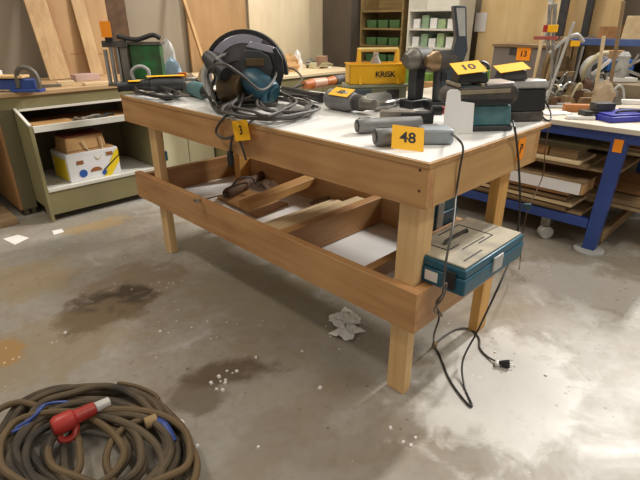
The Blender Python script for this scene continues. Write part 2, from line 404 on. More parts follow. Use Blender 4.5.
# old brown grinder tool with a hook
t = thing('die_grinder', 'rusty brown barrel shaped tool with thin bent rod resting on the shelf frame', 'tool', at(245, 182, SZ))
a, b_ = at(226, 194, SZ + .06), at(268, 172, SZ + .05)
MB().rings([(a, .026), (a.lerp(b_, .04), .032), (a.lerp(b_, .5), .032), (a.lerp(b_, .52), .027), (a.lerp(b_, .75), .027), (a.lerp(b_, .78), .03), (a.lerp(b_, 1), .03)], 14).build('body', rust, t, .001, True)
c = at(252, 178, SZ + .10); MB().tube([at(232, 186, SZ + .10), at(240, 178, SZ + .14), c, at(256, 184, SZ + .08)], .006).build('handle', dustblack, t, 0, True)
h = at(198, 201, FZ1 + .006)
MB().tube([a, a.lerp(h, .5), h, h + Vector((-.012, .02, .0)), h + Vector((-.004, .035, 0))], .004).build('rod', dullsteel, t, 0, True)
MB().cyl(h + Vector((0, 0, -.005)), h + Vector((0, 0, .008)), .014).build('rod_eye', steel, t, 0, True)
# scraps
for i, (px, py, mat, lab) in enumerate(((275, 185, paper, 'crumpled white plastic bag behind the loose batten'), (330, 205, cloth, 'crumpled grey brown rag on the bench shelf beside the pale boards'))):
    p = at(px, py, SZ); solo(MB().crumple((p.x, p.y, SZ), .10, .09, .06, 3 + i), ('plastic_bag', 'rag')[i], mat, lab, ('bag', 'rag')[i])

# ---- toolcases
def toolcase(loc, lx, ly, h, label, dirty=True, rz=0):
    t = thing('tool_case', label, 'tool case', loc, rz)
    MB().frust(0, lx, 0, ly, 0, h * .62, -.002, -.002).build('case_body', teal, t, .006)
    MB().box(.002, lx - .002, .002, ly - .002, h * .62 + .001, h * .93).build('lid', teal, t, .006)
    MB().box(.012, lx - .012, .012, ly - .012, h * .93, h).build('lid_panel', dust_top if dirty else teal_dark, t, .003)['label'] = 'sawdust covered lid panel'
    MB().tube([(lx * .30, ly * .62, h), (lx * .30, ly * .62, h + .014), (lx * .62, ly * .62, h + .014), (lx * .62, ly * .62, h)], .006, n=2).build('handle', charcoal, t)
    g = MB()
    for q4 in ([(.2, .78), (.2, .48), (.36, .48)], [(.40, .86), (.74, .86), (.74, .30), (.50, .30)], [(.3, .36), (.66, .36)], [(.12, .16), (.4, .16)]):
        for (ax, ay), (bx_, by) in zip(q4, q4[1:]): g.bar((lx * ax, ly * ay, h), (lx * bx_, ly * by, h), .005, .003)
    g.build('lid_groove', charcoal, t)
    MB().box(-.008, 0, ly * .13, ly * .27, h * .15, h * .78).build('latch', black, t, .002)
    MB().box(-.002, .004, ly * .40, ly * .60, h * .15, h * .52).build('label_plate', paper, t)
    MB().box(lx * .42, lx * .58, -.008, 0, h * .25, h * .8).build('latch', ltgrey, t, .002)
    return t
CH = .105
c0 = at(466, 296, FZ1)
toolcase((c0.x - .02, c0.y, FZ1 + .001), .45, .26, CH, 'teal tool case with sawdust on its lid, jutting over the end of the shelf frame')
# dark latches as seen on the short side
toolcase((1.66, 1.05, SZ + .001), .31, .115, .33, 'dark teal tool case standing on edge deeper inside under the bench end', False)

# ================================================================== on the bench
def L(px, py, z=TZ): return at(px, py, z)
# ---- big circular saw
loc = L(247, 106); u = unit(loc)
saw = thing('circular_saw', 'big teal circular saw with grey guard and coiled cable, tagged yellow 3', 'circular saw', loc, -45)
def arc(r, a0, a1, n=22): return [(r * math.cos(R(a0 + (a1 - a0) * k / n)), r * math.sin(R(a0 + (a1 - a0) * k / n))) for k in range(n + 1)]
cz = 29 * u; RR = 40 * u
MB().prism(arc(RR, 2, 178), (0, 6 * u, cz), (1, 0, 0), (0, 0, 1), (0, 9 * u, 0)).build('blade_guard', pm('guard_grey', (120, 116, 118), .3, .3, .3, 10), saw, .004)
rim = MB(); ao = arc(RR + 1.5 * u, 0, 180); ai = arc(RR - 2 * u, 0, 180)
rim.prism(ao + ai[::-1], (0, 4 * u, cz), (1, 0, 0), (0, 0, 1), (0, 13 * u, 0)); rim.build('guard_rim', black, saw, .002)
ao = arc(RR - 3 * u, 60, 172); ai = arc(RR - 11 * u, 60, 172)
MB().prism(ao + ai[::-1], (0, 3.4 * u, cz), (1, 0, 0), (0, 0, 1), (0, 3 * u, 0)).build('guard_sheen_band', pm('guard_sheen', (176, 172, 186), .25, .6, .2, 10), saw, .002)  # pale arc that paints the sheen onto the grey guard
MB().cyl((0, 8 * u, cz), (0, 12 * u, cz), RR * .82, seg=40).build('saw_blade', steel, saw)
MB().prism([(-4, -4), (24, -6), (28, 8), (25, 18), (16, 23), (2, 24), (-5, 14)], (0, -5 * u, cz), (u, 0, 0), (0, 0, u), (0, 10 * u, 0)).build('motor_bracket', charcoal, saw, .006)
MB().prism([(2, 26), (28, 20), (34, 12), (36, 16), (29, 26), (8, 31)], (0, -1 * u, cz), (u, 0, 0), (0, 0, u), (0, 8 * u, 0)).build('guard_arc', pm('guard_sheen', (176, 172, 186)), saw, .003)  # grey arc at the right, its sheen put into the pale colour
MB().box(2 * u, 20 * u, -6.5 * u, -4.5 * u, cz + 9 * u, cz + 16 * u).build('bracket_window', pm('worn_brown_metal', (104, 84, 58), .5, .4, .4, 14), saw, .003)
MB().prism([(26, -18), (33, -14), (38, 2), (37, 16), (31, 26), (28, 24), (31, 8), (25, -6)], (0, -4 * u, cz), (u, 0, 0), (0, 0, u), (0, 10 * u, 0)).build('base_shoe', black, saw, .003)
MB().rings([((2 * u, 2 * u, cz - 2 * u), 11 * u), ((9 * u, -6 * u, cz - 5 * u), 12.5 * u), ((24 * u, -14 * u, cz - 13 * u), 12 * u), ((28 * u, -16 * u, cz - 15 * u), 9.5 * u)], 24).build('motor_housing', pm('faded_teal', (46, 92, 112), .4, 0, .3, 9, c2=(30, 58, 70)), saw, .003)
MB().cyl((28 * u, -16 * u, cz - 15 * u), (30 * u, -17 * u, cz - 16 * u), 8 * u, seg=20).build('motor_cap', teal_dark, saw)
MB().rings([((-36 * u, 0, cz + 18 * u), 6 * u), ((-30 * u, -4 * u, cz + 13 * u), 8.5 * u), ((-16 * u, -14 * u, cz + 3 * u), 8 * u)], 18).build('front_knob', charcoal, saw, .002)
MB().cyl((-16 * u, -14.2 * u, cz + 3 * u), (-15.2 * u, -15 * u, cz + 2.5 * u), 6 * u, seg=16).build('knob_end', black, saw)
MB().cyl((-22 * u, 4 * u, cz - 12 * u), (-2 * u, -6 * u, cz - 12 * u), 14 * u, 12 * u, 20).build('gear_case', pm('worn_brown_metal', (104, 84, 58), .5, .4, .4, 14), saw, .003)
MB().box(-34 * u, 30 * u, -4 * u, 16 * u, 0, 3 * u).build('base_plate', dullsteel, saw, .002)
MB().tube([(-34 * u, 2 * u, cz + 12 * u), (-40 * u, 4 * u, cz - 2 * u), (-34 * u, 2 * u, 6 * u)], 4 * u, 9).build('rear_handle', ltgrey, saw)
# its cable
cab = MB()
cab.tube([L(213, 62, 1.12), L(209, 88, 1.03), L(214, 108, TZ + .02), L(233, 112, TZ + .015), L(243, 96, 1.02), L(246, 66, 1.13), L(232, 54, 1.2), L(216, 60, 1.2), L(215, 76, 1.1), L(228, 86, 1.04), L(262, 70, 1.08), L(290, 68, 1.04), L(302, 78, .99), L(294, 88, TZ + .01)], .0065, 8, 9)
def coil(mb, cx, cy, rx, ry, n, r, z, seed, rot=0, dz=.007, jit=.1, pts=9):
    rr = random.Random(seed); P = []
    for k in range(n * pts):
        a = 2 * math.pi * k / pts
        q = 1 + rr.uniform(-jit, jit)
        x = cx + rx * q * math.cos(a) + rr.uniform(-jit, jit) * rx * .4; y = cy + ry * q * math.sin(a) + rr.uniform(-jit, jit) * ry * .4
        P.append(at(cx + (x - cx) * math.cos(rot) - (y - cy) * math.sin(rot), cy + (x - cx) * math.sin(rot) + (y - cy) * math.cos(rot), z + r + dz * k / pts))
    mb.tube(P, r, 7, 5); return P
coil(cab, 266, 108, 44, 10, 6, .0065, TZ, 5, 0, .006, .16)
cab.tube([L(214, 104, TZ + .03), L(206, 92, 1.06), L(209, 70, 1.14), L(222, 64, 1.2), L(240, 74, 1.16), L(262, 90, 1.08), L(276, 74, 1.12), L(272, 50, 1.2), L(252, 44, 1.22)], .006, 8, 9)
coil(cab, 262, 102, 30, 12, 3, .0065, TZ + .02, 15, 0, .012, .2)
cab.tube([L(218, 108, TZ + .02), L(212, 90, 1.04), L(220, 70, 1.13), L(242, 60, 1.18), L(262, 72, 1.12), L(256, 92, 1.04), L(238, 100, 1.0), L(222, 92, 1.02), L(216, 76, 1.1)], .006, 8, 9)
coil(cab, 285, 103, 26, 9, 2, .0065, TZ + .03, 8)
cab.tube([L(232, 114), L(226, 116, TZ + .01), atx(219, 124, X0 - .012), atx(216, 132, X0 - .02), atx(222, 138, X0 - .02), atx(231, 137, X0 - .02), atx(246, 127, X0 - .012), L(254, 118, TZ + .012)], .006, 8)
cab.build('power_cable', cablegrey, saw, 0, True)
MB().tube([atx(232, 137, X0 - .02), atx(231, 145, X0 - .015), atx(230, 152, X0 - .01)], .006).build('plug_lead', cablegrey, saw, 0, True)
MB().tube([atx(238, 137, X0 - .02), atx(243, 150, X0 - .02), atx(246, 160, X0 - .012)], .005).build('plug_lead', cablegrey, saw, 0, True)
MB().rings([(atx(230, 151, X0 - .01), .013), (atx(230.5, 158, X0 - .01), .016), (atx(231, 166, X0 - .01), .014)], 12).build('plug', black, saw, .002, True)
price_tag(saw, atx(241, 130.5, X0 - .032), (0, -1, .22), (0, .0, 1), .112, .085, '3')

# ---- grinders on the left end
def grinder(px, py, rz, k, col, label, tagtext=None):
    loc = L(px, py); t = thing('angle_grinder', label, 'angle grinder', loc, rz)
    MB().rings([((0, 0, .034), .028), ((.03, 0, .036), .033), ((.13, 0, .036), .034), ((.16, 0, .036), .03)], 18).build('motor_housing', col, t, .002)
    MB().rings([((.16, 0, .036), .028), ((.20, 0, .034), .022), ((.28, 0, .032), .02), ((.30, 0, .034), .026)], 16).build('grip', black, t, .002)
    MB().frust(-.06, 0, -.028, .028, .01, .062, .006, .006).build('gear_head', steel, t, .005)
    MB().cyl((-.035, 0, .012), (-.035, 0, .001), .055, .06, 24).build('wheel_guard', dullsteel, t, .002)
    MB().tube([(-.035, .03, .04), (-.035, .08, .045), (-.035, .13, .048)], .013, 10).build('side_handle', black, t)
    if tagtext is not None: price_tag(t, (.08, 0, .0725), (1, 0, 0), (0, 1, 0), .12, .06, tagtext, world=False)
    return t
g = grinder(178, 92, -22 + 180, 1, charcoal, 'dark angle grinder with yellow tags on its barrel at the left bench end')
o = MB().obox((.085, -.0, .072), (.085, 0, 0), (0, .022, 0), (0, 0, .001)).build('price_tag', tagyellow, g); o['label'] = 'yellow price tag'
o = MB().box(.20, .25, -.022, .022, .054, .056).build('price_tag', tagyellow, g); o['label'] = 'yellow price tag'
g.scale = (1.3,) * 3; g.location = L(186, 91)
g2 = grinder(193, 96, -100, 1, teal_dusty, 'teal angle grinder with steel guard lying beside the black cable heap on the bench')
g2.scale = (1.25,) * 3
hp = thing('cable_heap', 'tangle of black cable lying on the left corner of the white bench top', 'cable', L(155, 92)); hm = MB()
coil(hm, 152, 90, 24, 5, 5, .008, TZ, 11, R(12), .007, .2); hm.build('cable', cableblack, hp, 0, True)
MB().rings([(L(160, 97, TZ + .02), .012), (L(166, 98, TZ + .02), .017), (L(172, 98, TZ + .018), .014)], 12).build('plug', black, hp, .001, True)
MB().cyl(L(139, 92, TZ + .012), L(143, 93, TZ + .012), .014, seg=14).build('tape_end', paper, hp, 0, True)
# ---- green drill press / clamp stand
loc = L(140, 86); u = unit(loc); t = thing('tile_cutter_stand', 'battered green metal machine with steel posts and orange tag, far left bench corner', 'machine', loc, -45)
MB().box(-6 * u, 24 * u, 2 * u, 12 * u, 6 * u, 38 * u).build('green_housing', green, t, .005)
MB().box(-10 * u, 26 * u, 0, 13 * u, 38 * u, 41 * u).build('top_plate', dullsteel, t, .002)
MB().tube([(-14 * u, -2 * u, 46 * u), (4 * u, -3 * u, 43 * u), (20 * u, -3 * u, 47 * u), (26 * u, 0, 44 * u)], 2.2 * u, 8).build('carrying_handle', black, t)
for x in (-28, -23, -17): MB().cyl((x * u, (x + 22) * .3 * u, 2 * u), (x * u, (x + 22) * .3 * u, (38 if x > -25 else 34) * u), 1.9 * u, seg=12).build('guide_post', steel, t)
MB().box(-14 * u, -7 * u, -2 * u, 6 * u, 0, 42 * u).build('column', dullsteel, t, .003)
MB().box(-30 * u, -6 * u, -3 * u, 8 * u, 36 * u, 42 * u).build('cross_head', dustblack, t, .003)
MB().box(-30 * u, 26 * u, -4 * u, 14 * u, 0, 3 * u).build('foot_plate', dullsteel, t, .002)
MB().tube([(-2 * u, -5 * u, 3 * u), (-4 * u, -5 * u, 14 * u), (4 * u, -5 * u, 19 * u), (12 * u, -5 * u, 15 * u), (11 * u, -5 * u, 4 * u)], 1.8 * u, 9).build('clamp_bow', ltgrey, t)
price_tag(t, (-23 * u, -4.5 * u, 52 * u), (1, 0, 0), (0, 0, 1), 10 * u, 14 * u, '', tagorange, world=False)
MB().box(-26 * u, -19 * u, -3 * u, 2 * u, 40 * u, 50 * u).build('feed_lever', black, t, .003)
# white sacks and small things behind the green machine
p = L(160, 82); solo(MB().frust(p.x - .07, p.x + .07, p.y - .05, p.y + .05, TZ, TZ + .09, .0, .0), 'cardboard_box', cardboard, 'small cardboard box right behind the yellow tagged grinder on the bench', 'box', None, .003)
for i, (px, py, rx, ry, hh, m, n, lab) in enumerate(((171, 80, 9, 6, 38, clear, 'plastic_bag', 'white plastic bag standing right of the green machine'), (174, 83, 9, 4, 24, pm('light_blue_bag', (168, 196, 220), .5, 0, .15, 8), 'plastic_bag', 'light blue plastic bag before the white one, by the green machine'),
        (192, 88, 8, 5, 14, pm('sanded_wood', (176, 150, 116), .7, 0, .35, 12), 'wood_offcut', 'tan wooden offcut lying left of the big saw'), (206, 91, 8, 5, 22, pm('sanded_wood', (176, 150, 116)), 'wood_offcut', 'taller tan wooden offcut standing against the saw'))):
    q = L(px, py); uu = unit(q); solo(MB().lump((q.x, q.y, TZ), rx * uu, ry * uu, hh * uu, 90 + i, .3, R(-45)), n, m, lab, n.replace('_', ' '))
q = L(184, 86); uu = unit(q); t = MB().box(-4 * uu, 4 * uu, -2 * uu, 2 * uu, 0, 13 * uu).build('orange_block', orange, None, .002); t.location = q; t.rotation_euler = (0, 0, R(-40)); meta(t, 'small orange block standing behind the yellow tagged grinder', 'block')
# ---- black long tool behind the saw
t = thing('straight_grinder', 'long black straight grinder lying between the coiled cable and the grey tagged tool', 'tool', L(300, 92))
a, b_ = L(283, 89, TZ + .03), L(322, 98, TZ + .028)
MB().rings([(a, .018), (a.lerp(b_, .3), .022), (a.lerp(b_, .7), .02), (b_, .027)], 14).build('barrel', black, t, .001, True)
MB().tube([a, L(270, 88, TZ + .02), L(262, 92, TZ + .01)], .006).build('cable', cableblack, t, 0, True)
# ---- orange brown handled tools behind
for i, (x0, y0, x1, y1, lab) in enumerate(((304, 85, 326, 82, 'orange handled tool nearer the saw, behind the grey tagged tool'), (326, 82, 346, 78, 'orange handled tool beside the yellow tote'))):
    t = thing('hammer_drill', lab, 'tool', L((x0 + x1) / 2, (y0 + y1) / 2 + 3)); a, b_ = L(x0, y0, TZ + .035), L(x1, y1, TZ + .035)
    MB().rings([(a, .024), (a.lerp(b_, .35), .030)], 14).build('handle', orange, t, .001, True)
    MB().rings([(a.lerp(b_, .36), .032), (a.lerp(b_, .95), .03), (b_, .014)], 14).build('gear_case', (skin, dustblack)[i], t, .001, True)
    MB().tube([a, a + CU * -.05 + Vector((0, 0, -.015)), a + CU * -.09 + Vector((0, 0, -.025))], .005).build('cable', cableblack, t, 0, True)
# ---- grey tagged tools
def greytool(px0, py0, px1, py1, r, label, tagtext=None, nose=True, mat=greyplastic):
    a, b_ = L(px0, py0, TZ + r), L(px1, py1, TZ + r); d = (b_ - a)
    t = thing('cordless_tool', label, 'power tool', ((a + b_) / 2)[:2] + (TZ,))
    MB().rings([(a, r * .7), (a + d * .06, r * .97), (a + d * .5, r), (a + d * .62, r * .8)], 18).build('body', mat, t, .001, True)
    MB().rings([(a + d * .62, r * .72), (a + d * .8, r * .74), (a + d * .82, r * .6), (b_, r * .5)], 16).build('gear_case', dullsteel, t, .001, True)
    for k in range(3): MB().rings([(a + d * (.64 + .05 * k), r * .8), (a + d * (.67 + .05 * k), r * .8)], 16).build('collar_ring', charcoal, t, 0, True)
    if tagtext is not None:
        N = (-CV * .6 + Z * .8).normalized(); U = d.normalized()
        price_tag(t, a + d * .30 + N * (r + .003), U, N.cross(U), d.length * .42, r * 1.3, tagtext)
    return t
greytool(328, 98, 374, 105, .048, 'grey cordless tool with yellow tag on its back, lying mid bench', '52')
greytool(366, 100, 402, 96, .032, 'slim grey tool with a pale band lying behind the tagged grey one', None, mat=ltgrey)
greytool(374, 107, 404, 100, .022, 'small silver tool lying between the grey tools and the battery drill', None, mat=steel)
# ---- two round grey torches, tag 48
def torch(px0, py0, px1, py1, r, label, tg=False):
    a, b_ = L(px0, py0, TZ + r), L(px1, py1, TZ + r * .9); d = b_ - a; n = d.normalized()
    t = thing('cordless_screwdriver', label, 'power tool', ((a + b_) / 2)[:2] + (TZ,))
    MB().rings([(a, r * .86), (a + n * .012, r), (a + n * .05, r), (a + n * .06, r * .9), (a + d * .55, r * .88), (b_, r * .8)], 22).build('body', greyplastic, t, .001, True)
    MB().rings([(a - n * .001, r * .8), (a + n * .004, r * .8)], 20).build('end_recess', black, t, 0, True)
    MB().rings([(a - n * .003, r * .5), (a + n * .004, r * .5)], 16).build('contact_plate', dullsteel, t, 0, True)
    for k in (-1, 0, 1):
        q = a + n * .03 + Z * r * .97 + n * .012 * k; MB().obox(q, n * .011, n.cross(Z).normalized() * .003, Z * .002).build('slot', charcoal, t, 0, True)
    return t, a, b_
torch(357, 126, 420, 122, .029, 'grey cylindrical cordless tool with open round end, the one lying behind')
t48, a, b_ = torch(375, 137, 424, 135, .031, 'grey cylindrical cordless tool carrying the yellow 48 tag at the near bench corner')
bb = L(436, 137, TZ + .022)
MB().obox(bb + CU * .003 + CV * .02 + Z * .004, CU * .055, CV * .045, Z * .026).build('battery_pack', pm('bluish_grey', (150, 158, 164), .45, 0, .2, 12), t48, .01, True)
N = (-CV * .75 + Z * .66).normalized()
tc_ = L(406, 137, TZ + .034) - CV * .036 + Z * .004
price_tag(t48, tc_, (CU + Z * -.12), N.cross(CU), .108, .088, '48')
# ---- pair of upright impact drills
def drill(px, py, lab, kk, barrelmat, dz=0, flip=-1):
    loc = L(px, py); u = unit(loc) * kk; t = thing('cordless_drill', lab, 'drill', loc, -45 + dz)
    MB().box(-13 * u, 17 * u, -8 * u, 9 * u, 0, 8 * u).build('battery', black, t, .005)
    MB().prism([(-6, 8), (7, 8), (8, 38), (-7, 38)], (0, -5 * u, 0), (u, 0, 0), (0, 0, u), (0, 10 * u, 0)).build('grip', charcoal, t, .006)
    f = flip
    MB().rings([((f * -18 * u, 0, 46 * u), 8 * u), ((f * -12 * u, 0, 46 * u), 10.5 * u), ((f * 6 * u, 0, 46 * u), 10.5 * u)], 20).build('motor_housing', dustblack, t, .002)
    MB().rings([((f * 6 * u, 0, 46 * u), 10 * u), ((f * 12 * u, 0, 46 * u), 9 * u), ((f * 15 * u, 0, 46 * u), 6.5 * u), ((f * 18 * u, 0, 46 * u), 5 * u), ((f * 18.5 * u, 0, 46 * u), 2 * u)], 20).build('chuck', barrelmat, t, .001)
    MB().box(-3 * u, -f * 0 + 3 * u, -7 * u, -4.5 * u, 28 * u, 36 * u).build('trigger', black, t, .002)
    return t
drill(414, 107, 'black cordless drill standing upright on its battery, nearer the yellow tote', .98, dullsteel, 38, -1)
drill(438, 109, 'brown nosed cordless impact driver standing upright on its battery, nearer the chargers', .98, brass, 14, -1)
# ---- tall black tool arm
loc = L(453, 110); u = unit(loc); t = thing('battery_lamp', 'tall dark angled work lamp rising behind the tagged charger', 'lamp', loc, -45)
MB().prism([(-14, 0), (8, 0), (2, 40), (6, 48), (8, 56), (6, 66), (2, 94), (-10, 94), (-4, 66), (-6, 54), (-15, 40)], (0, 0, 0), (u, 0, 0), (0, 0, u), (0, 12 * u, 0)).build('stand', pm('slate_plastic', (66, 74, 84), .4, 0, .25, 10), t, .006)
MB().prism([(-7.5, 92), (-2, 68), (4, 68), (.5, 92)], (0, -.6 * u, 0), (u, 0, 0), (0, 0, u), (0, .8 * u, 0)).build('lens', ltgrey, t, .001)
# ---- chargers
def charger(px, py, kk, label, base, topmat, tagrz):
    loc = L(px, py); u = unit(loc) * kk; t = thing('battery_charger', label, 'battery charger', loc, tagrz)
    return t, u
t, u = charger(490, 131, 1, 'teal battery charger on the near right bench corner, under the black one', None, None, -45 + 7)
MB().frust(-21 * u, 22 * u, 0, 28 * u, 5 * u, 25 * u, 2 * u, 3 * u).build('housing', teal_dusty, t, .008)
MB().box(-22 * u, 23 * u, -1 * u, 29 * u, 0, 5 * u).build('base', charcoal, t, .004)
t2 = thing('battery_charger', 'big dusty black battery charger topped by a yellow tagged battery, on the teal one', 'battery charger', t.location + Vector((0, 0, 25.3 * u)), -45 + 7)
MB().prism([(-44, 0), (18, 0), (23, 5), (24, 14), (18, 20), (-38, 17), (-46, 12), (-47, 4)], (0, -2 * u, 0), (u, 0, 0), (0, 0, u), (0, 34 * u, 0)).build('housing', dustblack, t2, .012)
MB().obox((4 * u, 14 * u, 19.8 * u), (14 * u, 0, .7 * u), (0, 15 * u, 0), (0, 0, 1.2 * u)).build('lid_panel', pm('pale_lid', (196, 190, 188), .28, .2, .2, 8), t2, .004)
for x in (-40, -16): MB().box(x * u, (x + 3.5) * u, -2 * u, 30 * u, 17.2 * u, 20.5 * u).build('slide_rail', pm('dusty_rail', (150, 136, 112), .6, 0, .3, 14), t2, .003)
MB().box(-36 * u, -17 * u, 0, 26 * u, 17 * u, 18.4 * u).build('slot', teal_dark, t2, .002)
MB().obox((-14 * u, -2.2 * u, 13 * u), (28 * u, 0, .8 * u), (0, .5 * u, 0), (0, 0, 2.0 * u)).build('front_lip', pm('dusty_rail', (150, 136, 112)), t2, .002)
MB().obox((-12 * u, -2.2 * u, 4 * u), (30 * u, 0, 0), (0, .4 * u, 0), (0, 0, 2.6 * u)).build('front_grille', black, t2, .002)
M2 = Matrix.Translation(t2.location) @ Matrix.Rotation(R(-38), 4, 'Z')
t3 = thing('battery_pack', 'black and green battery pack wearing the yellow 10 tag on top of the black charger', 'battery', M2 @ Vector((-24 * u, 13 * u, 20.7 * u)), -38)
MB().frust(-14 * u, 17 * u, -11 * u, 12 * u, 0, 10 * u, 2 * u, 2 * u).build('battery_case', black, t3, .006)
MB().box(14.5 * u, 18 * u, -8 * u, 11 * u, 1 * u, 11 * u).build('green_side', pm('leaf_green', (96, 150, 56), .5), t3, .002)
MB().tube([(8 * u, 8 * u, 9 * u), (15 * u, 10 * u, 17 * u), (24 * u, 10 * u, 13 * u), (21 * u, 8 * u, 4 * u)], 1.8 * u).build('carry_loop', charcoal, t3)
price_tag(t3, (-2 * u, -2 * u, 13.5 * u), (1, 0, .10), (.62, 1, .42), 29 * u, 24 * u, '10', tagyellow, world=False)
# second charger set
t, u = charger(520, 122, 1, 'grey lidded black battery charger at the back right bench corner', None, None, -45 + 7)
MB().box(-16 * u, 24 * u, 0 * u, 20 * u, 0, 10 * u).build('base', dustblack, t, .006)
MB().frust(-17 * u, 25 * u, 0 * u, 20 * u, 10.2 * u, 32 * u, 2 * u, 1 * u).build('housing', black, t, .008)
MB().frust(-19 * u, 25 * u, -1 * u, 22 * u, 32.2 * u, 40 * u, 3 * u, 3 * u).build('lid_panel', pm('dusty_lid', (172, 168, 164), .35, .1, .3, 12), t, .008)
M2 = Matrix.Translation(t.location) @ Matrix.Rotation(R(-38), 4, 'Z')
t3 = thing('battery_pack', 'black battery pack with a blank yellow tag on the grey lidded charger', 'battery', M2 @ Vector((-12 * u, 8 * u, 40.2 * u)), -38)
MB().frust(-14 * u, 13 * u, -8 * u, 10 * u, 0, 9 * u, 2 * u, 2 * u).build('battery_case', charcoal, t3, .005)
price_tag(t3, (-2 * u, -1 * u, 11 * u), (1, 0, .12), (.35, 1, .35), 30 * u, 17 * u, '', tagyellow, world=False)
# ---- flat battery with red lens
t = thing('battery_lamp', 'black flat battery torch with a red lens beside the white swing tag', 'torch', L(418, 122), -45 - 4)
u = unit(L(418, 122))
MB().box(-38 * u, -4 * u, -6 * u, 8 * u, 0, 11 * u).build('rear_body', pm('dusty_grey_tool', (140, 130, 116), .6, 0, .35, 14, c2=(84, 76, 68)), t, .005)
MB().box(-18 * u, 14 * u, -8 * u, 6 * u, 0, 10 * u).build('battery', black, t, .004)
MB().cyl((12 * u, -2 * u, 12 * u), (22 * u, -2 * u, 12 * u), 5 * u, seg=16).build('lamp_neck', black, t, .001)
MB().cyl((22 * u, -2 * u, 12 * u), (27 * u, -2 * u, 12 * u), 4.4 * u, 3.6 * u, 16).build('red_lens', red, t, .001)
# ---- white swing tag card
q = L(458, 134); u = unit(q); t = thing('white_card', 'white plastic hang card standing in front of the teal charger', 'card', q, -45 + 6)
MB().prism([(-15, 0), (15, 0), (15, 29), (1, 31), (0, 40), (-3, 42), (-10, 42), (-13, 40), (-15, 20)], (0, 0, 0), (u, 0, 0), (0, .15 * u, u), (0, 1.6 * u, 0)).build('card', pm('white_plastic', (238, 236, 234), .5, 0, .04, 8), t, .001)
MB().prism([(-8, 35), (-4, 34), (-3, 36), (-7, 37.5)], (0, -.2 * u + 5 * u, 0), (u, 0, 0), (0, .15 * u, u), (0, .5 * u, 0)).build('hang_hole', black, t)
# ---- yellow tote on organiser
q = L(378, 104); u = unit(q); t = thing('organiser_case', 'grey green small parts organiser under the yellow tote', 'case', q, -45 + 8)
MB().box(-32 * u, 28 * u, -2 * u, 22 * u, 0, 16 * u).build('case_body', pm('greenish_grey', (156, 158, 128), .4, 0, .2, 8), t, .004)
MB().box(-33 * u, 29 * u, -3 * u, 23 * u, 16 * u, 19 * u).build('lid', pm('greenish_grey', (156, 158, 128)), t, .003)
MB().box(8 * u, 20 * u, -3.6 * u, -2 * u, 4 * u, 14 * u).build('latch', dustblack, t, .002)
MB().box(-33.5 * u, -8 * u, -3.6 * u, 14 * u, 6 * u, 15 * u).build('side_window', pm('smoky_blue', (84, 94, 100), .3), t, .002)
t = thing('tool_tote', 'bright yellow open tool tote with arched handle and black lettering, on the organiser', 'tool tote', q + Vector((0, 0, 19.2 * u)), -45 + 8)
def tray():
    m = MB(); a, b_, c, d, h = -30 * u, 26 * u, -2 * u, 20 * u, 19 * u; k = 1.2 * u
    m.box(a, b_, c, d, 0, k); m.box(a, b_, c, c + k, 0, h); m.box(a, b_, d - k, d, 0, h); m.box(a, a + k, c, d, 0, h); m.box(b_ - k, b_, c, d, 0, h)
    m.box(a - u, b_ + u, c - u, c + k, h - 1.5 * u, h); m.box(a - u, b_ + u, d - k, d + u, h - 1.5 * u, h)
    return m
tray().build('tray', yellow, t, .002)
for x in (-21, 17): MB().prism([(-3, 0), (25, 0), (13, 32), (9, 32)], (x * u, -2 * u, 0), (0, u * .8, 0), (0, 0, u), (3.0 * u, 0, 0)).build('end_panel', yellow, t, .002)
MB().cyl((-21 * u, 7 * u, 31 * u), (19 * u, 7 * u, 31 * u), 2.0 * u, seg=12).build('handle_bar', pm('pale_yellow', (232, 200, 120), .4), t)
letters('KRISK', Vector((5 * u, -3.1 * u, 9 * u)), (1, 0, 0), (0, 0, 1), 7.5 * u, t, world=False, off=.001)
tt_ = t; bt = thing('spray_bottle', 'white plastic bottle standing inside the yellow tote', 'bottle', t.matrix_basis @ Vector((-2 * u, 9.5 * u, 1.3 * u)), -37)
bt.location = (Matrix.Translation(t.location) @ Matrix.Rotation(R(-37), 4, 'Z')) @ Vector((-2 * u, 10 * u, 1.3 * u))
MB().rings([((0, 0, 0), 5.5 * u), ((0, 0, 18 * u), 5.5 * u), ((0, 0, 24 * u), 2.5 * u), ((0, 0, 28 * u), 2.5 * u)], 16).build('bottle_body', ltgrey, bt, .001)
MB().box(-2 * u, 2.2 * u, -3 * u, 3 * u, 26 * u, 31 * u).build('cap', paper, bt, .001)

# ---- cables hanging off the right end
t = thing('charger_cable', 'long black charger cable hanging off the right bench end down to the floor', 'cable', at(470, 404, 0))
yy = Y0 - .012
MB().tube([L(512, 120, TZ + .006), aty(514, 125, yy), aty(517, 145, yy), aty(519, 170, yy), aty(520, 205, yy - .01), aty(517, 235, yy - .02), aty(509, 262, yy - .04), aty(497, 290, yy - .07),
           at(478, 330, .14), at(463, 360, .05), at(464, 385, .006), at(472, 405, .005), at(466, 402, .005), at(450, 380, .005), at(438, 352, .006), at(432, 345, .01)], .0042, 8).build('cable', cableblack, t, 0, True)
t = thing('drill_cable', 'thin grey cable hanging from the near bench corner and knotted below the tool case', 'cable', at(436, 345, 0))
MB().tube([L(448, 132, TZ + .005), aty(457, 138, yy), aty(463, 148, yy), aty(460, 168, yy), aty(456, 195, yy), aty(453, 225, yy - .09), aty(448, 250, yy - .12), aty(444, 275, yy - .13), aty(443, 292, yy - .08), aty(437, 305, yy - .02), aty(439, 318, yy - .01), aty(434, 335, yy - .02), at(434, 346, .02)], .0036, 8).build('cable', cablegrey, t, 0, True)
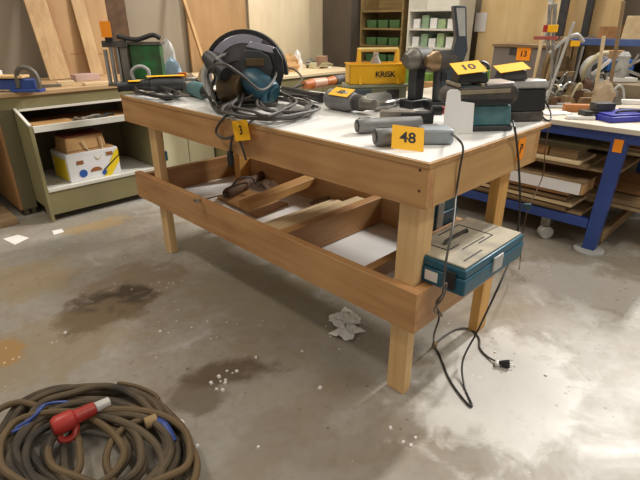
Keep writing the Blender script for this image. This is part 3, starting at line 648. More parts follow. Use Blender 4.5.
MB().tube([aty(440, 290, yy - .05), aty(447, 283, yy - .06), aty(443, 298, yy - .05), aty(434, 310, yy - .02), aty(442, 316, yy - .02), aty(436, 303, yy - .02), aty(444, 293, yy - .05)], .003, 7).build('cable_knot', dullsteel, t, 0, True)
MB().cyl(at(434, 347, .004), at(435, 343, .03), .012, seg=10).build('tape_wrap', pm('masking_tape', (168, 142, 100), .8), t, .001, True)
t = thing('plug_cable', 'thin cable looping over the floor to a black mains plug', 'cable', at(500, 364, 0))
MB().tube([at(434, 345, .01), at(444, 336, .006), at(457, 329, .006), at(470, 329, .006), at(479, 338, .006), at(480, 348, .006), at(488, 357, .006), at(500, 363, .014)], .0042, 8).build('cable', cablegrey, t, 0, True)
a, b_ = at(499, 363, .016), at(509, 364, .016)
MB().rings([(a, .008), (a.lerp(b_, .3), .013), (b_, .019)], 14).build('plug', black, t, .001, True)
for k in (-1, 1): MB().cyl(b_ + CV * .009 * k, b_ + CV * .009 * k + CU * .02, .0025, seg=8).build('plug_pin', steel, t, 0, True)
MB().cyl(at(497, 365, .012), at(497, 361, .014), .009, seg=10).build('tape_wrap', paper, t, 0, True)
t = thing('charger_lead', 'thin brown lead with a small blue plug hanging behind the right bench leg', 'cable', aty(521, 268, .9))
MB().tube([aty(550, 122, 1.0), aty(545, 150, .98), aty(543, 175, .96), aty(530, 205, .93), aty(524, 225, .92), aty(520, 262, .91), at(519, 269, .31)], .003, 7).build('cable', rust, t, 0, True)
MB().obox(aty(527, 206, .925), CU * .02, CV * .01, Z * .014).build('plug', teal_dark, t, .003, True)
t = thing('charger_loop', 'black cable looped over the back right bench corner', 'cable', L(545, 115))
MB().tube([L(530, 92, 1.06), L(540, 95, 1.05), L(549, 108, .99), L(551, 118, TZ + .006), L(546, 120, TZ + .006), L(541, 113, TZ + .01), L(540, 100, 1.0), L(536, 88, 1.06)], .0045, 8).build('cable', cableblack, t, 0, True)

# ================================================================== left cabinets
AY = 3.716; AX0, AX1 = .922, 1.78; ABY = 4.30
sh = thing('shelf_cabinet', 'olive open shelf cabinet with white edges holding the banana box', 'cabinet', ((AX0 + AX1) / 2, AY + .3, 0))
def sp_(mb, n, m, b=.002): return mb.build(n, m, sh, b, True)
sp_(MB().prism([(AY, 0), (AY + .05, 0), (AY + .10, .10), (ABY, .10), (ABY, .782), (4.0, .782), (AY, .70)], (AX0, 0, 0), (0, 1, 0), (0, 0, 1), (.024, 0, 0)), 'side_panel', olive)
sp_(MB().prism([(AY, 0), (AY + .05, 0), (AY + .10, .10), (ABY, .10), (ABY, .782), (4.0, .782), (AY, .70)], (AX1, 0, 0), (0, 1, 0), (0, 0, 1), (.024, 0, 0)), 'side_panel', olive)
sp_(MB().box(AX0 + .024, AX1, AY - .002, ABY, .225, .25), 'lower_shelf', whitepaint)
sp_(MB().box(AX0 + .024, AX1, AY + .01, AY + .03, .05, .224), 'plinth_board', olive)
sp_(MB().box(AX0 + .024, AX1, AY + .012, ABY, .652, .664), 'upper_shelf', oak['X'])
sp_(MB().box(AX0 + .024, AX1, AY - .004, AY + .012, .655, .70), 'edge_strip', whitepaint)
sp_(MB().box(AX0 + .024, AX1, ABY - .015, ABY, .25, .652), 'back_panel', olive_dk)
sp_(MB().prism([(AY, .702), (3.99, .781), (3.99, .793), (AY, .714)], (AX0 - .003, 0, 0), (0, 1, 0), (0, 0, 1), (.02, 0, 0)), 'edge_strip', whitepaint)
# bench cabinet behind
B0 = Vector((.82, 4.0, 0)); bd = Vector((1, 0, 0)); bn = Vector((-bd.y, bd.x, 0))
ang = math.degrees(math.atan2(bd.y, bd.x))
bc = thing('bench_cabinet', 'olive bench cabinet with wooden worktop and brown end panel against the left wall', 'cabinet', B0, ang)
MB().box(-.9, 1.22, -.02, .88, .868, .90).build('worktop', wood('worktop_wood', (190, 160, 120), (162, 130, 92), 'X', .5, 20), bc, .004)
MB().box(.0, 1.2, 0, .02, .784, .867).build('apron', olive, bc, .001)
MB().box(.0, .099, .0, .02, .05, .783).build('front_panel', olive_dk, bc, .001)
MB().box(.13, .955, -.014, -.002, .766, .783).build('edge_strip', whitepaint, bc, .001)
MB().box(-.02, 0, 0, .85, .05, .867).build('end_panel', oak['Z'], bc, .002)
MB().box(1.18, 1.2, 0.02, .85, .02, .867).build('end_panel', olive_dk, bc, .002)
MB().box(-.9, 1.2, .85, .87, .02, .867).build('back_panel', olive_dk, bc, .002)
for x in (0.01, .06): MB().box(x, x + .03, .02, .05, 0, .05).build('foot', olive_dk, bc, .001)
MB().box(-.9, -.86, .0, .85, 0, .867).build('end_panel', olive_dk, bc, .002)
WT = .901
def B(px, py, z=WT): return at(px, py, z)
# shelf content
sc_ = Vector((1.12, AY + .03, .251))
bx = thing('banana_box', 'white cardboard fruit box printed with yellow bananas, on the lower cabinet shelf', 'box', sc_, 2)
MB().box(0, .39, 0, .30, 0, .21).build('carton', whitecard, bx, .003)
MB().box(.02, .37, .02, .28, .21, .222).build('rim', cardboard, bx, .002)
MB().prism([(.25, .0), (.31, .0), (.39, .10), (.39, .20), (.36, .18)], (0, -.001, 0), (1, 0, 0), (0, 0, 1), (0, -.002, 0)).build('banana_print', bananayellow, bx)
MB().prism([(.26, .045), (.39, .14), (.39, .15), (.255, .055)], (0, -.003, 0), (1, 0, 0), (0, 0, 1), (0, -.001, 0)).build('print_line', ink, bx)
MB().box(-.003, 0, .03, .27, .01, .17).build('side_print', bananayellow, bx)
for (x, z, r, m) in ((.10, .055, .03, printblue), (.26, .03, .02, printblue)):
    MB().cyl((x, -.001, z), (x, -.003, z), r, seg=18).build('round_print', m, bx)
for (x, z, m) in ((.09, .14, printbrown), (.32, .17, printbrown)): MB().box(x - .025, x + .025, -.003, 0, z - .014, z + .014).build('small_print', m, bx)
MB().prism(arc(.045, 0, 180, 10), (.2, -.001, .055), (1, 0, 0), (0, 0, .7), (0, -.002, 0)).build('hand_hole', printbrown, bx)
bg_ = thing('paper_bag', 'brown paper carrier bag with string handles resting on the banana box', 'bag', sc_ + Vector((.02, .02, .224)), 4)
MB().frust(0, .30, 0, .2, 0, .10, .01, .01).build('bag_body', cardboard, bg_, .006)
MB().box(.005, .29, .005, .19, .101, .112).build('packing', pm('dark_red_cloth', (120, 60, 44), .9, 0, .4, 20), bg_, .004)
MB().tube([(.12, -.004, .07), (.15, -.01, .0), (.21, -.03, -.08), (.26, -.012, -.0), (.26, -.004, .08)], .0045).build('string_handle', pm('string', (222, 204, 170), .8), bg_)
p = Vector((1.30, AY + .12, .665)); t = thing('door_fittings', 'pile of steel door handles and black fittings in the top tray of the olive cabinet', 'fittings', p)
for i in range(7):
    a_ = random.uniform(0, 3); q = Vector((-.06 + .045 * i, random.uniform(-.05, .06), .02 + .012 * (i % 2)))
    d = Vector((math.cos(a_), math.sin(a_), .1)) * .06
    MB().tube([q - d, q, q + d * .8, q + d + Vector((.02, -.02, 0))], .009).build('fitting', (steel, black)[i > 3], t)
solo(MB().box(.99, 1.27, AY + .05, AY + .30, .665, .68), 'board', wood('tray_board', (190, 150, 100), (160, 120, 74), 'X'), 'thin brown board lying in the top tray of the olive cabinet', 'board', None, .001)
# vise on the left worktop
q = B(20, 92); t = thing('bench_vise', 'blue metal clamp with a curved grey bow on the left worktop', 'vise', q, -45); u = unit(q)
MB().box(-28 * u, 16 * u, 0, 12 * u, 2 * u, 12 * u).build('clamp_body', blue, t, .006)
MB().box(-30 * u, 6 * u, -2 * u, 13 * u, 13 * u, 15.5 * u).build('wood_jaw', pine['X'], t, .003)
MB().tube([(0, 0, 4 * u), (1 * u, 0, 16 * u), (5 * u, 0, 22 * u), (12 * u, 0, 23 * u), (19 * u, 0, 18 * u), (21 * u, 0, 8 * u), (19 * u, 0, 2 * u)], 2.4 * u, 10).build('bow', dullsteel, t)
MB().box(-8 * u, 22 * u, -3 * u, 8 * u, 0, 3 * u).build('base', blue, t, .003)
q = B(2, 82); t = solo(MB().box(q.x - .12, q.x + .02, q.y, q.y + .12, WT, WT + .09), 'white_carton', whitecard, 'white carton at the left end of the left worktop', 'carton', None, .004)
for i, (px, py, wd, dp, hh, m, n, lab) in enumerate(((86, 80, .2, .12, .05, pm('mauve', (190, 160, 150), .7, 0, .3, 9), 'small_carton', 'small pinkish carton on the left worktop before the leaning planks'), (52, 87, .13, .03, .02, dullsteel, 'steel_bar', 'short steel bar lying beside the blue clamp'), (100, 84, .25, .06, .018, pale['X'], 'scrap_board', 'pale board scrap lying at the right end of the left worktop'), (66, 85, .12, .05, .03, pale['X'], 'wood_block', 'small pale wood block between clamp and carton on the left worktop'))):
    q = B(px, py); t = MB().obox((0, 0, hh / 2), (wd / 2, 0, 0), (0, dp / 2, 0), (0, 0, hh / 2)).build(n, m, None, .002)
    t.location = q; t.rotation_euler = (0, 0, R(ang - 8 * (i % 2))); meta(t, lab, n.replace('_', ' '))
# planks and panels leaning on the left wall
def lean(pxb, pyb, pxt, ybase, wd, th, mat, name, lab, h=1.0, ytop=None, zb=WT, cat='plank', grp=None):
    h = 2.3; b0 = aty(pxb, pyb, ybase); b0.z = zb; tp = aty(pxt, 26, ybase + (4.93 - ybase) / h)
    d = (tp - b0); tp = b0 + d * h
    t = MB().bar(b0, tp, wd, th, Vector((0, -1, 0))).build(name, mat, None, .002)
    origin_to_base(t); return meta(t, lab, cat, grp)
mdf = {a: wood('mdf_' + a, (176, 140, 96), (158, 122, 82), a, .6, 14) for a in 'XYZ'}
lean(60, 78, 43, 4.62, .17, .022, pale['Z'] if 0 else wood('lean_a', (182, 148, 102), (154, 120, 78), 'Z'), 'plank', 'wide light plank leaning on the wall, nearest the grey bare wall', 1.35)
lean(70, 78, 55, 4.72, .06, .02, oak['Z'], 'plank', 'narrow dark plank leaning just right of the wide light one', 1.35)
panel_ = lean(90, 78, 80, 4.82, .52, .02, mdf['Z'], 'plywood_sheet', 'wide tan panel with two grooves leaning on the wall', 1.35, cat='panel')
lean(98, 78, 84, 4.74, .11, .022, wood('lean_b', (190, 158, 112), (166, 132, 90), 'Z'), 'plank', 'light plank leaning over the wide grooved panel', 1.35)
for yy_ in (53, 59):
    for px_ in ((71, 83), (94, 107)):
        a, b_ = aty(px_[0], yy_ + 1, 4.835), aty(px_[1], yy_, 4.835); a.z = b_.z = (a.z + b_.z) / 2
        MB().bar(a, b_, .012, .012, (0, 0, 1)).build('moulding', oak['X'], panel_, .002, True)
# long thin pole + boards right of it
lean(206, 70, 192, 4.60, .03, .03, wood('pole', (196, 156, 96), (160, 120, 70), 'Z'), 'pole', 'thin wooden pole leaning on the wall left of the big saw', 1.4, zb=WT, cat='pole')
solo(MB().box(2.02, 2.28, 4.90, 4.93, .5, 1.75), 'dark_board', rust, 'narrow dark board standing against the wall behind the thin pole', 'board', None, .002)
solo(MB().box(2.95, 3.72, 4.93, 4.96, .0, 2.2), 'plywood_sheet', mdf['Z'], 'tall tan panel standing against the wall behind the big saw', 'panel', None, .002)
solo(MB().box(3.78, 5.0, 4.95, 4.975, .0, 2.3), 'plywood_sheet', wood('beige_panel', (226, 210, 180), (212, 194, 160), 'Z', .6, 8), 'pale beige panel covering the wall behind the white worktop', 'panel', None, .002)
# cream cabinet and olive units behind the bench
def unitcab(name, lab, x0, x1, y0, y1, h, mat, topmat=None, doors=2):
    t = thing(name, lab, 'cabinet', ((x0 + x1) / 2, (y0 + y1) / 2, 0))
    MB().box(x0, x1, y0 + .02, y1, .06, h).build('carcass', mat, t, .002, True)
    MB().box(x0 + .02, x1 - .02, y0 + .06, y1 - .02, 0, .06).build('plinth', olive_dk, t, 0, True)
    wd = (x1 - x0) / doors
    for k in range(doors):
        d = MB().box(x0 + k * wd + .004, x0 + (k + 1) * wd - .004, y0, y0 + .019, .07, h - .01).build('door', mat, t, .002, True)
        MB().box(x0 + k * wd + wd * .85, x0 + k * wd + wd * .88, y0 - .015, y0, h * .6, h * .72).build('handle', steel, d, .002, True)
    if topmat: MB().box(x0 - .01, x1 + .01, y0 - .02, y1, h + .001, h + .03).build('worktop', topmat, t, .003, True)
    return t
unitcab('cream_cabinet', 'cream low cabinet seen between the bench legs at the far wall', 2.05, 2.62, 4.12, 4.85, .82, cream, pale['X'])
unitcab('olive_cabinet', 'olive low cabinet with cluttered pale worktop behind the bench', 2.64, 4.45, 3.80, 4.75, .83, olive, wood('light_worktop', (232, 214, 180), (212, 188, 148), 'X', .5, 14), 3)
t = thing('hanging_plug', 'dark green plug hanging on a cord before the cream cabinet', 'plug', aty(164, 160, 4.07))
MB().obox(aty(164, 156, 4.07), (.03, 0, 0), (0, .015, 0), (0, 0, .045)).build('plug', teal_dark, t, .004, True)
MB().tube([aty(164, 152, 4.07), aty(163, 140, 4.07), Vector((aty(162, 130, 4.07).x, 4.07, .86)), Vector((aty(162, 130, 4.07).x, 4.14, .858))], .004).build('cord', black, t, 0, True)
# clutter on the pale worktop
CW = .862
cl = [(290, 60, 'paper_bag', 'bag', cardboard, .22, .2, .17, 'open brown paper bag on the pale worktop behind the big saw'),
      (297, 48, 'plastic_sheet', 'sheet', paper, .10, .08, .2, 'white crumpled packing standing behind the brown paper bag'),
      (311, 58, 'grey_machine', 'machine', dullsteel, .14, .12, .10, 'small grey machine on the pale worktop right of the paper bag'),
      (326, 59, 'scrap_pile', 'scrap', pm('scrap_olive', (160, 146, 108), .8, 0, .4, 20), .2, .12, .06, 'low heap of olive scrap on the pale worktop'),
      (313, 66, 'wood_block', 'block', cream, .09, .07, .06, 'cream block on the pale worktop edge, right of the paper bag'),
      (340, 58, 'small_carton', 'carton', pm('dusty_pink', (176, 140, 116), .8), .14, .12, .12, 'dusty pink carton at the right end of the pale worktop'),
      (328, 66, 'offcut', 'offcut', paper, .2, .09, .015, 'flat white offcut lying on the pale worktop')]
for i, (px, py, n, cat, m, wd, dp, hh, lab) in enumerate(cl):
    q = aty(px, py, 4.15 + .08 * (i % 3)); q.z = CW; q.x = min(q.x, 4.34)
    if n in ('paper_bag', 'plastic_sheet', 'scrap_pile', 'grey_machine'):
        solo(MB().lump((q.x, q.y, CW), wd / 2, dp / 2, hh, 20 + i, .45), n, m, lab, cat)
    else:
        t = MB().frust(-wd / 2, wd / 2, -dp / 2, dp / 2, 0, hh, wd * .03, dp * .03).build(n, m, None, .003); t.location = q; t.rotation_euler = (0, 0, R(10 * i - 20)); meta(t, lab, cat)
# ---- shelving in the corner (dark brown) and white one
def shelving(lab, x, y0, y1, mat, shelves, dpt=.35, h=1.95):
    t = thing('shelf_rack', lab, 'shelving', (x + dpt / 2, (y0 + y1) / 2, 0))
    for y in (y0, y1 - .025): MB().box(x, x + dpt, y, y + .025, 0, h).build('side_panel', mat, t, .001, True)
    for z in shelves: MB().box(x, x + dpt, y0 + .026, y1 - .026, z, z + .022).build('shelf', mat, t, .001, True)
    MB().box(x + dpt - .01, x + dpt, y0 + .026, y1 - .026, 0, h).build('back_panel', mat, t, 0, True)
    return t
oakdk = wood('olive_wood', (150, 128, 84), (116, 94, 58), 'Y')
shelving('brown wooden shelf rack with green bins behind the yellow tote', 5.15, 3.75, 4.42, oakdk, (.3, .6, .86, 1.06, 1.26, 1.46))
shelving('white shelf rack full of cartons right of the brown shelf rack', 5.15, 3.02, 3.68, whitepaint, (.3, .6, .86, 1.06, 1.26, 1.46))
k = 0
for z in (.883, 1.083, 1.283):
    for y, m, mn in ((3.12, whitecard, 'white'), (3.24, pm('pale_green', (170, 196, 150), .6), 'pale green'), (3.35, whitecard, 'white'), (3.46, pm('mint', (150, 180, 150), .6), 'mint'), (3.58, whitecard, 'white')):
        k += 1
        t = MB().box(-.10, .10, -.045, .045, 0, random.uniform(.09, .15)).build('carton', m, None, .003); t.location = (5.29, y, z)
        meta(t, 'small %s carton on the white shelf rack' % mn, 'carton', 'small %s cartons on the white shelf rack' % mn)
for z in (.883, 1.083, 1.283):
    for y in (3.9, 4.08, 4.26):
        t = MB().frust(-.1, .1, -.07, .07, 0, .09, -.008, -.008).build('storage_bin', (pm('bin_green', (70, 110, 66), .5), pm('bin_brown', (90, 66, 44), .6))[int(z * 10) % 2], None, .003); t.location = (5.29, y, z)
        c_ = 'dark green' if int(z * 10) % 2 == 0 else 'brown'
        meta(t, 'small %s bin on the brown shelf rack' % c_, 'bin', '%s bins on the brown shelf rack' % c_)
# ---- plywood wall panel with tools
solo(MB().box(5.6, 5.63, 1.55, 3.0, .0, 2.3), 'plywood_sheet', wood('plywood_wall', (232, 204, 154), (214, 180, 126), 'Z', .55, 10), 'large pale plywood sheet on the right wall behind the drills', 'panel', None, .002)
for i, (px, py, m, hh) in enumerate(((422, 42, rust, .16), (427, 44, dullsteel, .12), (432, 40, rust, .16), (418, 46, red, .08))):
    q = atx(px, py, 5.588); t = thing('hanging_tool', ('dark chisel hanging on the plywood wall, leftmost dark one', 'short steel file hanging between the two dark chisels', 'dark chisel hanging on the plywood wall, right of the steel file', 'small red handled tool hanging on the plywood wall')[i], 'hand tool', q)
    MB().rings([(q + Z * hh * .1, .012), (q - Z * hh * .5, .01)], 8).build('blade', dullsteel, t, 0, True)
    MB().rings([(q + Z * hh * .1, .014), (q + Z * hh * .5, .02)], 8).build('handle', m, t, 0, True)
    MB().cyl(q + Z * hh * .45, q + Z * hh * .45 + Vector((.016, 0, 0)), .004, seg=8).build('hanging_loop', dullsteel, t, 0, True)
q = atx(424, 25, 5.588); solo(MB().cyl(q + Vector((0, 0, 0)), q + Vector((.018, 0, 0)), .07, seg=20), 'yellow_reel', yellow, 'round yellow reel hanging on the plywood wall', 'reel')
q = atx(480, 26, 5.588); solo(MB().box(5.592, 5.598, q.y - .07, q.y + .07, q.z - .06, q.z + .14), 'wall_notice', paper, 'white paper notice pinned to the plywood wall', 'notice')
q = atx(448, 100, 4.6)
# green sack and things behind the drills on floor tables
solo(MB().box(4.55, 4.95, 2.55, 3.55, .0, .70), 'storage_crate', pm('crate_beige', (190, 170, 130), .7), 'beige storage crate behind the yellow tote and drills', 'crate', None, .006)
for i, (px, py, m, c_) in enumerate(((408, 66, pm('leaf_green2', (120, 160, 70), .6), 'green'), (418, 74, pm('leaf_green2', (120, 160, 70), .6), 'green'), (412, 84, pm('lt_green', (190, 210, 160), .6), 'pale green'), (425, 88, cardboard, 'brown'))):
    q = atx(px, py, 4.62); y_ = q.y
    t = MB().box(-.05, .09, -.08, .08, 0, max(.06, q.z - .70)).build('carton', m, None, .004); t.location = (4.62 + .02 * i + (0, .1, 0, 0)[i], y_, .701)
    meta(t, ('tall green carton nearest the yellow tote on the beige crate', 'green carton behind the upright black drill', 'pale green carton on the beige crate behind the black drill', 'brown carton on the beige crate between the two drills')[i], 'carton')
# ---- grey cabinet with orange tag
gx = 4.35
t = thing('metal_cabinet', 'grey open fronted metal cabinet with an orange 13 tag behind the chargers', 'cabinet', (gx + .2, 1.9, 0))
a, b_ = atx(494, 46, gx), atx(556, 46, gx)
MB().box(gx, gx + .4, b_.y, a.y, 0, 1.15).build('carcass', greymetal, t, .004, True)
MB().box(gx - .015, gx + .41, b_.y - .01, a.y + .01, 1.151, 1.175).build('top_board', dusty['Y'], t, .002, True)
MB().box(gx - .012, gx, b_.y, b_.y + .03, 0, 1.15).build('edge_post', pale['Z'], t, .001, True)
q = atx(513, 50, gx - .004); MB().box(gx - .006, gx, q.y - .03, q.y + .03, q.z - .04, q.z + .03).build('lock_plate', charcoal, t, .002, True)
price_tag(t, atx(523.5, 54, gx - .006), (0, -1, 0), Z, .12, .105, '13', tagorange)

# ================================================================== right bench (blue steel)
RX = 3.18; RT = .80
rb = thing('steel_workbench', 'blue steel framed workbench loaded with boards, right of the wooden bench', 'workbench', (RX + .5, 1.4, 0))
def rp(mb, n, m, b=.003): return mb.build(n, m, rb, b, True)
rp(MB().box(RX - .03, RX + 1.0, .40, 2.55, RT - .03, RT), 'worktop', wood('scuffed_top', (212, 204, 190), (178, 166, 148), 'Y', .5, 8))
rp(MB().box(RX, RX + .05, .42, 2.5, RT - .09, RT - .032), 'top_rail', blue)
for y in (.78, 2.2):
    for x in (RX, RX + .9):
        lg = rp(MB().prism([(y - .065, .02), (y + .01, .02), (y - .008, RT - .09), (y - .095, RT - .09)] if y < 1 else [(y - .03, .02), (y + .05, .02), (y + .05, RT - .09), (y - .03, RT - .09)], (x, 0, 0), (0, 1, 0), (0, 0, 1), (.06, 0, 0)), 'leg', blue)
        if y < 1: MB().cyl((x + .02, y - .03, 0), (x + .02, y - .03, .02), .09, seg=22).build('foot_plate', ltgrey, lg, .002, True)
rp(MB().box(RX, RX + .05, .79, 2.2, .155, .215), 'bottom_rail', blue)
rp(MB().box(RX + .9, RX + .95, .84, 2.2, .155, .215), 'bottom_rail', blue)
rp(MB().box(RX + .06, RX + .9, .70, .74, .06, .13), 'end_rail', dusty['X'])
rp(MB().box(RX + .02, RX + .94, .84, 2.2, .217, .235), 'lower_shelf', dusty['Y'])
rp(MB().box(RX + .02, RX + .94, .70, 2.3, .515, .53), 'middle_shelf', dusty['Y'])
q = atx(618, 146, RX - .003); price_tag(rb, Vector((RX - .004, q.y, q.z)), (0, -1, 0), Z, .05, .075, '', tagorange)
q = at(546, 236, 0)
ct = MB().cyl((RX + .02, q.y - .02, .045), (RX + .06, q.y + .02, .045), .045, seg=20).build('caster', ltgrey, rb, .004, True)
MB().box(RX + .0, RX + .07, q.y - .03, q.y + .03, .10, .154).build('caster_fork', dullsteel, ct, .003, True)
# boards on lower shelf
grp = 'dusty boards stacked on the lower shelf of the steel bench'
z = .236
for k in range(4):
    th = .022; jx = random.uniform(-.05, .03); y0 = .90 + random.uniform(-.01, .06)
    m = (dusty, pale, dusty, oak)[k]['Y']
    t = MB().box(RX + .0 + jx * .3, RX + .40 + jx, y0, 2.1, z, z + th).build('board', m, None, .001); origin_to_base(t); t.rotation_euler = (0, 0, R(random.uniform(-1.5, 1.5)))
    meta(t, 'long dusty board in the stack on the lowest shelf of the blue bench', 'board', grp); z += th + .012
zb = z
t = thing('flat_box', 'long flat white carton with brown top on the board stack under the blue bench', 'carton', (RX + .1, 1.4, zb))
MB().box(RX - .06, RX + .16, .86, 1.95, zb, zb + .075).build('carton', whitecard, t, .003, True)
MB().box(RX - .062, RX + .162, .84, 1.96, zb + .0755, zb + .085).build('lid', dusty['Y'], t, .001, True)
MB().box(RX - .055, RX + .155, .845, .858, zb + .002, zb + .072).build('end_cap', cardboard, t, .001, True)
z = .531
for k, (m, x0, x1, y0, y1, th, lab) in enumerate(((dusty['Y'], -.04, .35, .86, 2.0, .02, 'dusty brown board, lowest of the pile on the middle shelf of the blue bench'),
        (pale['Y'], -.05, .25, .90, 1.6, .02, 'pale board lying second in the pile on the middle shelf of the blue bench'))):
    t = MB().box(RX + x0, RX + x1, y0, y1, z, z + th).build('board', m, None, .001); origin_to_base(t); meta(t, lab, 'board'); z += th + .002
for k, (y0, y1) in enumerate(((.93, 1.10), (1.11, 1.3), (1.32, 1.6))):
    t = MB().box(RX - .01, RX + .15, y0, y1, z, z + .06).build('cardboard_box', (dusty, oak, dusty)[k]['Y'], None, .002); origin_to_base(t)
    meta(t, ('brown flat box nearest the blue leg under the top rail', 'brown flat box in the middle of the row under the blue bench top', 'brown flat box farthest left in the row under the blue bench top')[k], 'box')
t = solo(MB().prism([(.9, 0), (1.55, 0), (1.6, .035), (.84, .035)], (RX - .04, 0, z + .064), (0, 1, 0), (0, 0, 1), (.3, 0, 0)), 'metal_tray', pm('dark_olive_metal', (70, 62, 40), .4, .2), 'dark olive metal tray on the brown boxes under the blue bench', 'tray', None, .003)
# boards jutting from the right end
jut = [(.236, .3, .80, .30, .024, pale), (.262, .5, .9, .24, .022, dusty), (.56, .35, .9, .2, .022, pale), (.586, .2, .75, .35, .02, dusty), (.61, .45, .88, .28, .022, oak), (.636, .3, .7, .22, .03, pale), (.31, .15, .6, .5, .03, dusty), (.345, .3, .9, .4, .02, oak)]
for k, (z, xa, xb, y0, th, m) in enumerate(jut):
    xa, xb = max(xa, .42 if z > .5 else .1), min(xb, .80)
    t = MB().box(RX + xa, RX + xb, y0, y0 + 1.1, z, z + th).build('board', m['Y'], None, .001); origin_to_base(t); t.rotation_euler = (0, 0, R((-1, 1, -2, 1.5, -1, 2, .5, -1.5)[k]))
    meta(t, 'sawn board jutting out past the right hand leg of the blue bench', 'board', 'boards jutting out at the end of the blue bench')
# things on the blue bench
def R_(px, py, z=RT + .001): return at(px, py, z)
q = R_(622, 122); t = thing('blue_crate', 'blue plastic case on the near right corner of the blue bench', 'case', q, -45 + 12); u = unit(q)
MB().box(-16 * u, 40 * u, -3 * u, 30 * u, 0, 5.5 * u).build('case_body', bluecrate, t, .006)
MB().box(-14 * u, 38 * u, -1 * u, 28 * u, 5.5 * u, 7.5 * u).build('lid', bluecrate, t, .004)
MB().tube([(-4 * u, 6 * u, 7.5 * u), (0, 6 * u, 9.5 * u), (20 * u, 6 * u, 9.5 * u), (24 * u, 6 * u, 7.5 * u)], 1.2 * u).build('handle', black, t)
q = R_(594, 119); t = thing('black_gearbox', 'dark metal block with a raised step on the blue bench left of the blue case', 'metal block', q, -45 + 5); u = unit(q)
MB().box(-12 * u, 8 * u, -2 * u, 10 * u, 0, 8 * u).build('lower_block', pm('dark_iron', (64, 60, 54), .5, .3), t, .003)
MB().box(0 * u, 20 * u, 0 * u, 12 * u, 8 * u, 15 * u).build('upper_block', charcoal, t, .003)
MB().cyl((-3 * u, -3 * u, 4 * u), (-3 * u, -1.9 * u, 4 * u), 1.5 * u, seg=12).build('bolt', steel, t)
q = R_(578, 112); t = thing('orange_block', 'orange brown plastic block lying on the left part of the blue bench', 'block', q, -45 - 8); u = unit(q)
MB().box(-13 * u, 12 * u, -1 * u, 8 * u, 0, 7 * u).build('block', pm('orange_brown', (186, 120, 62), .6), t, .004)
MB().ball((11 * u, -1 * u, 7 * u), 1.6 * u).build('knob', paper, t)
for i, (px, py, wd, dp, hh, m, n, lab) in enumerate(((580, 119, .16, .05, .02, paper, 'steel_profile', 'white profile bar in front of the orange brown block'), (560, 108, .25, .04, .015, ltgrey, 'steel_profile', 'light grey bar lying left of the orange brown block'), (562, 103, .3, .03, .03, charcoal, 'steel_profile', 'dark bar lying behind the light grey bar on the blue bench'), (556, 114, .18, .09, .01, paper, 'paper_sheet', 'white sheet of paper on the blue bench beside the looped cable'), (634, 104, .2, .06, .03, paper, 'white_box', 'white flat box behind the blue case on the blue bench'), (634, 112, .18, .05, .02, charcoal, 'steel_profile', 'black bar lying between the white flat box and the blue case'))):
    q = R_(px, py)
    if i == 5: q = q + Vector((.0, .0, 0)); q.z = RT + .001
    t = MB().obox((0, 0, hh / 2), (wd / 2, 0, 0), (0, dp / 2, 0), (0, 0, hh / 2)).build(n, m, None, .002); t.location = q; t.rotation_euler = (0, 0, R(-45 + (-10, -6, -8, 10, -14, -16)[i])); meta(t, lab, n.replace('_', ' '))
# tall wooden jaws / machine clutter
mw = wood('aged_wood_Z', (158, 132, 92), (84, 64, 42), 'Z', .7, 18)
q = R_(556, 100); u = unit(q)
t = thing('carving_machine', 'tall brown wood and metal press with a yellow sticker on the blue bench', 'machine', q, -45)
for k, (x, h0, h1, lnx) in enumerate(((-14, 2, 50, 4), (-6, 0, 58, 2), (2, 0, 56, -2), (10, 2, 52, -1))):
    MB().prism([(x, h0), (x + 5.5, h0), (x + 5.5 + lnx, h1), (x + lnx + 1.5, h1)], (0, (k % 2) * 6 * u, 0), (u, 0, 0), (0, 0, u), (0, 7 * u, 0)).build('upright', mw, t, .004)
MB().box(-15 * u, 17 * u, -2 * u, 15 * u, 0, 6 * u).build('base', dusty['X'], t, .004)
MB().prism([(-13, 6), (15, 6), (16, 30), (12, 52), (2, 57), (-8, 52), (-14, 32)], (0, 8 * u, 0), (u, 0, 0), (0, 0, u), (0, 7 * u, 0)).build('housing', mw, t, .006)
MB().cyl((0, 0, 34 * u), (0, 8 * u, 34 * u), 8 * u, seg=18).build('drum', pm('dark_walnut2', (104, 80, 52), .6, .2, .4, 14), t, .003)
MB().cyl((8 * u, -2 * u, 18 * u), (8 * u, 8 * u, 18 * u), 5 * u, seg=16).build('drum', dullsteel, t, .002)
for kx in (-10, 12): MB().cyl((kx * u, -2 * u, 6 * u), ((kx + 3) * u, -2 * u, 50 * u), 1.3 * u, seg=10).build('guide_rod', steel, t)
MB().box(-11 * u, 15 * u, -1 * u, 2 * u, 22 * u, 27 * u).build('cross_bar', dusty['X'], t, .003)
MB().tube([(-16 * u, -2 * u, 44 * u), (-4 * u, -3 * u, 56 * u), (6 * u, -3 * u, 60 * u), (14 * u, -2 * u, 54 * u)], 1.8 * u).build('lever', ltgrey, t)
MB().tube([(-12 * u, -4 * u, 10 * u), (-2 * u, -6 * u, 14 * u), (12 * u, -4 * u, 8 * u)], 1.8 * u).build('lever', steel, t)
o = MB().box(2 * u, 11 * u, -3 * u, -2.2 * u, 50 * u, 55 * u).build('sticker', tagyellow, t, .001); o['label'] = 'yellow sticker'
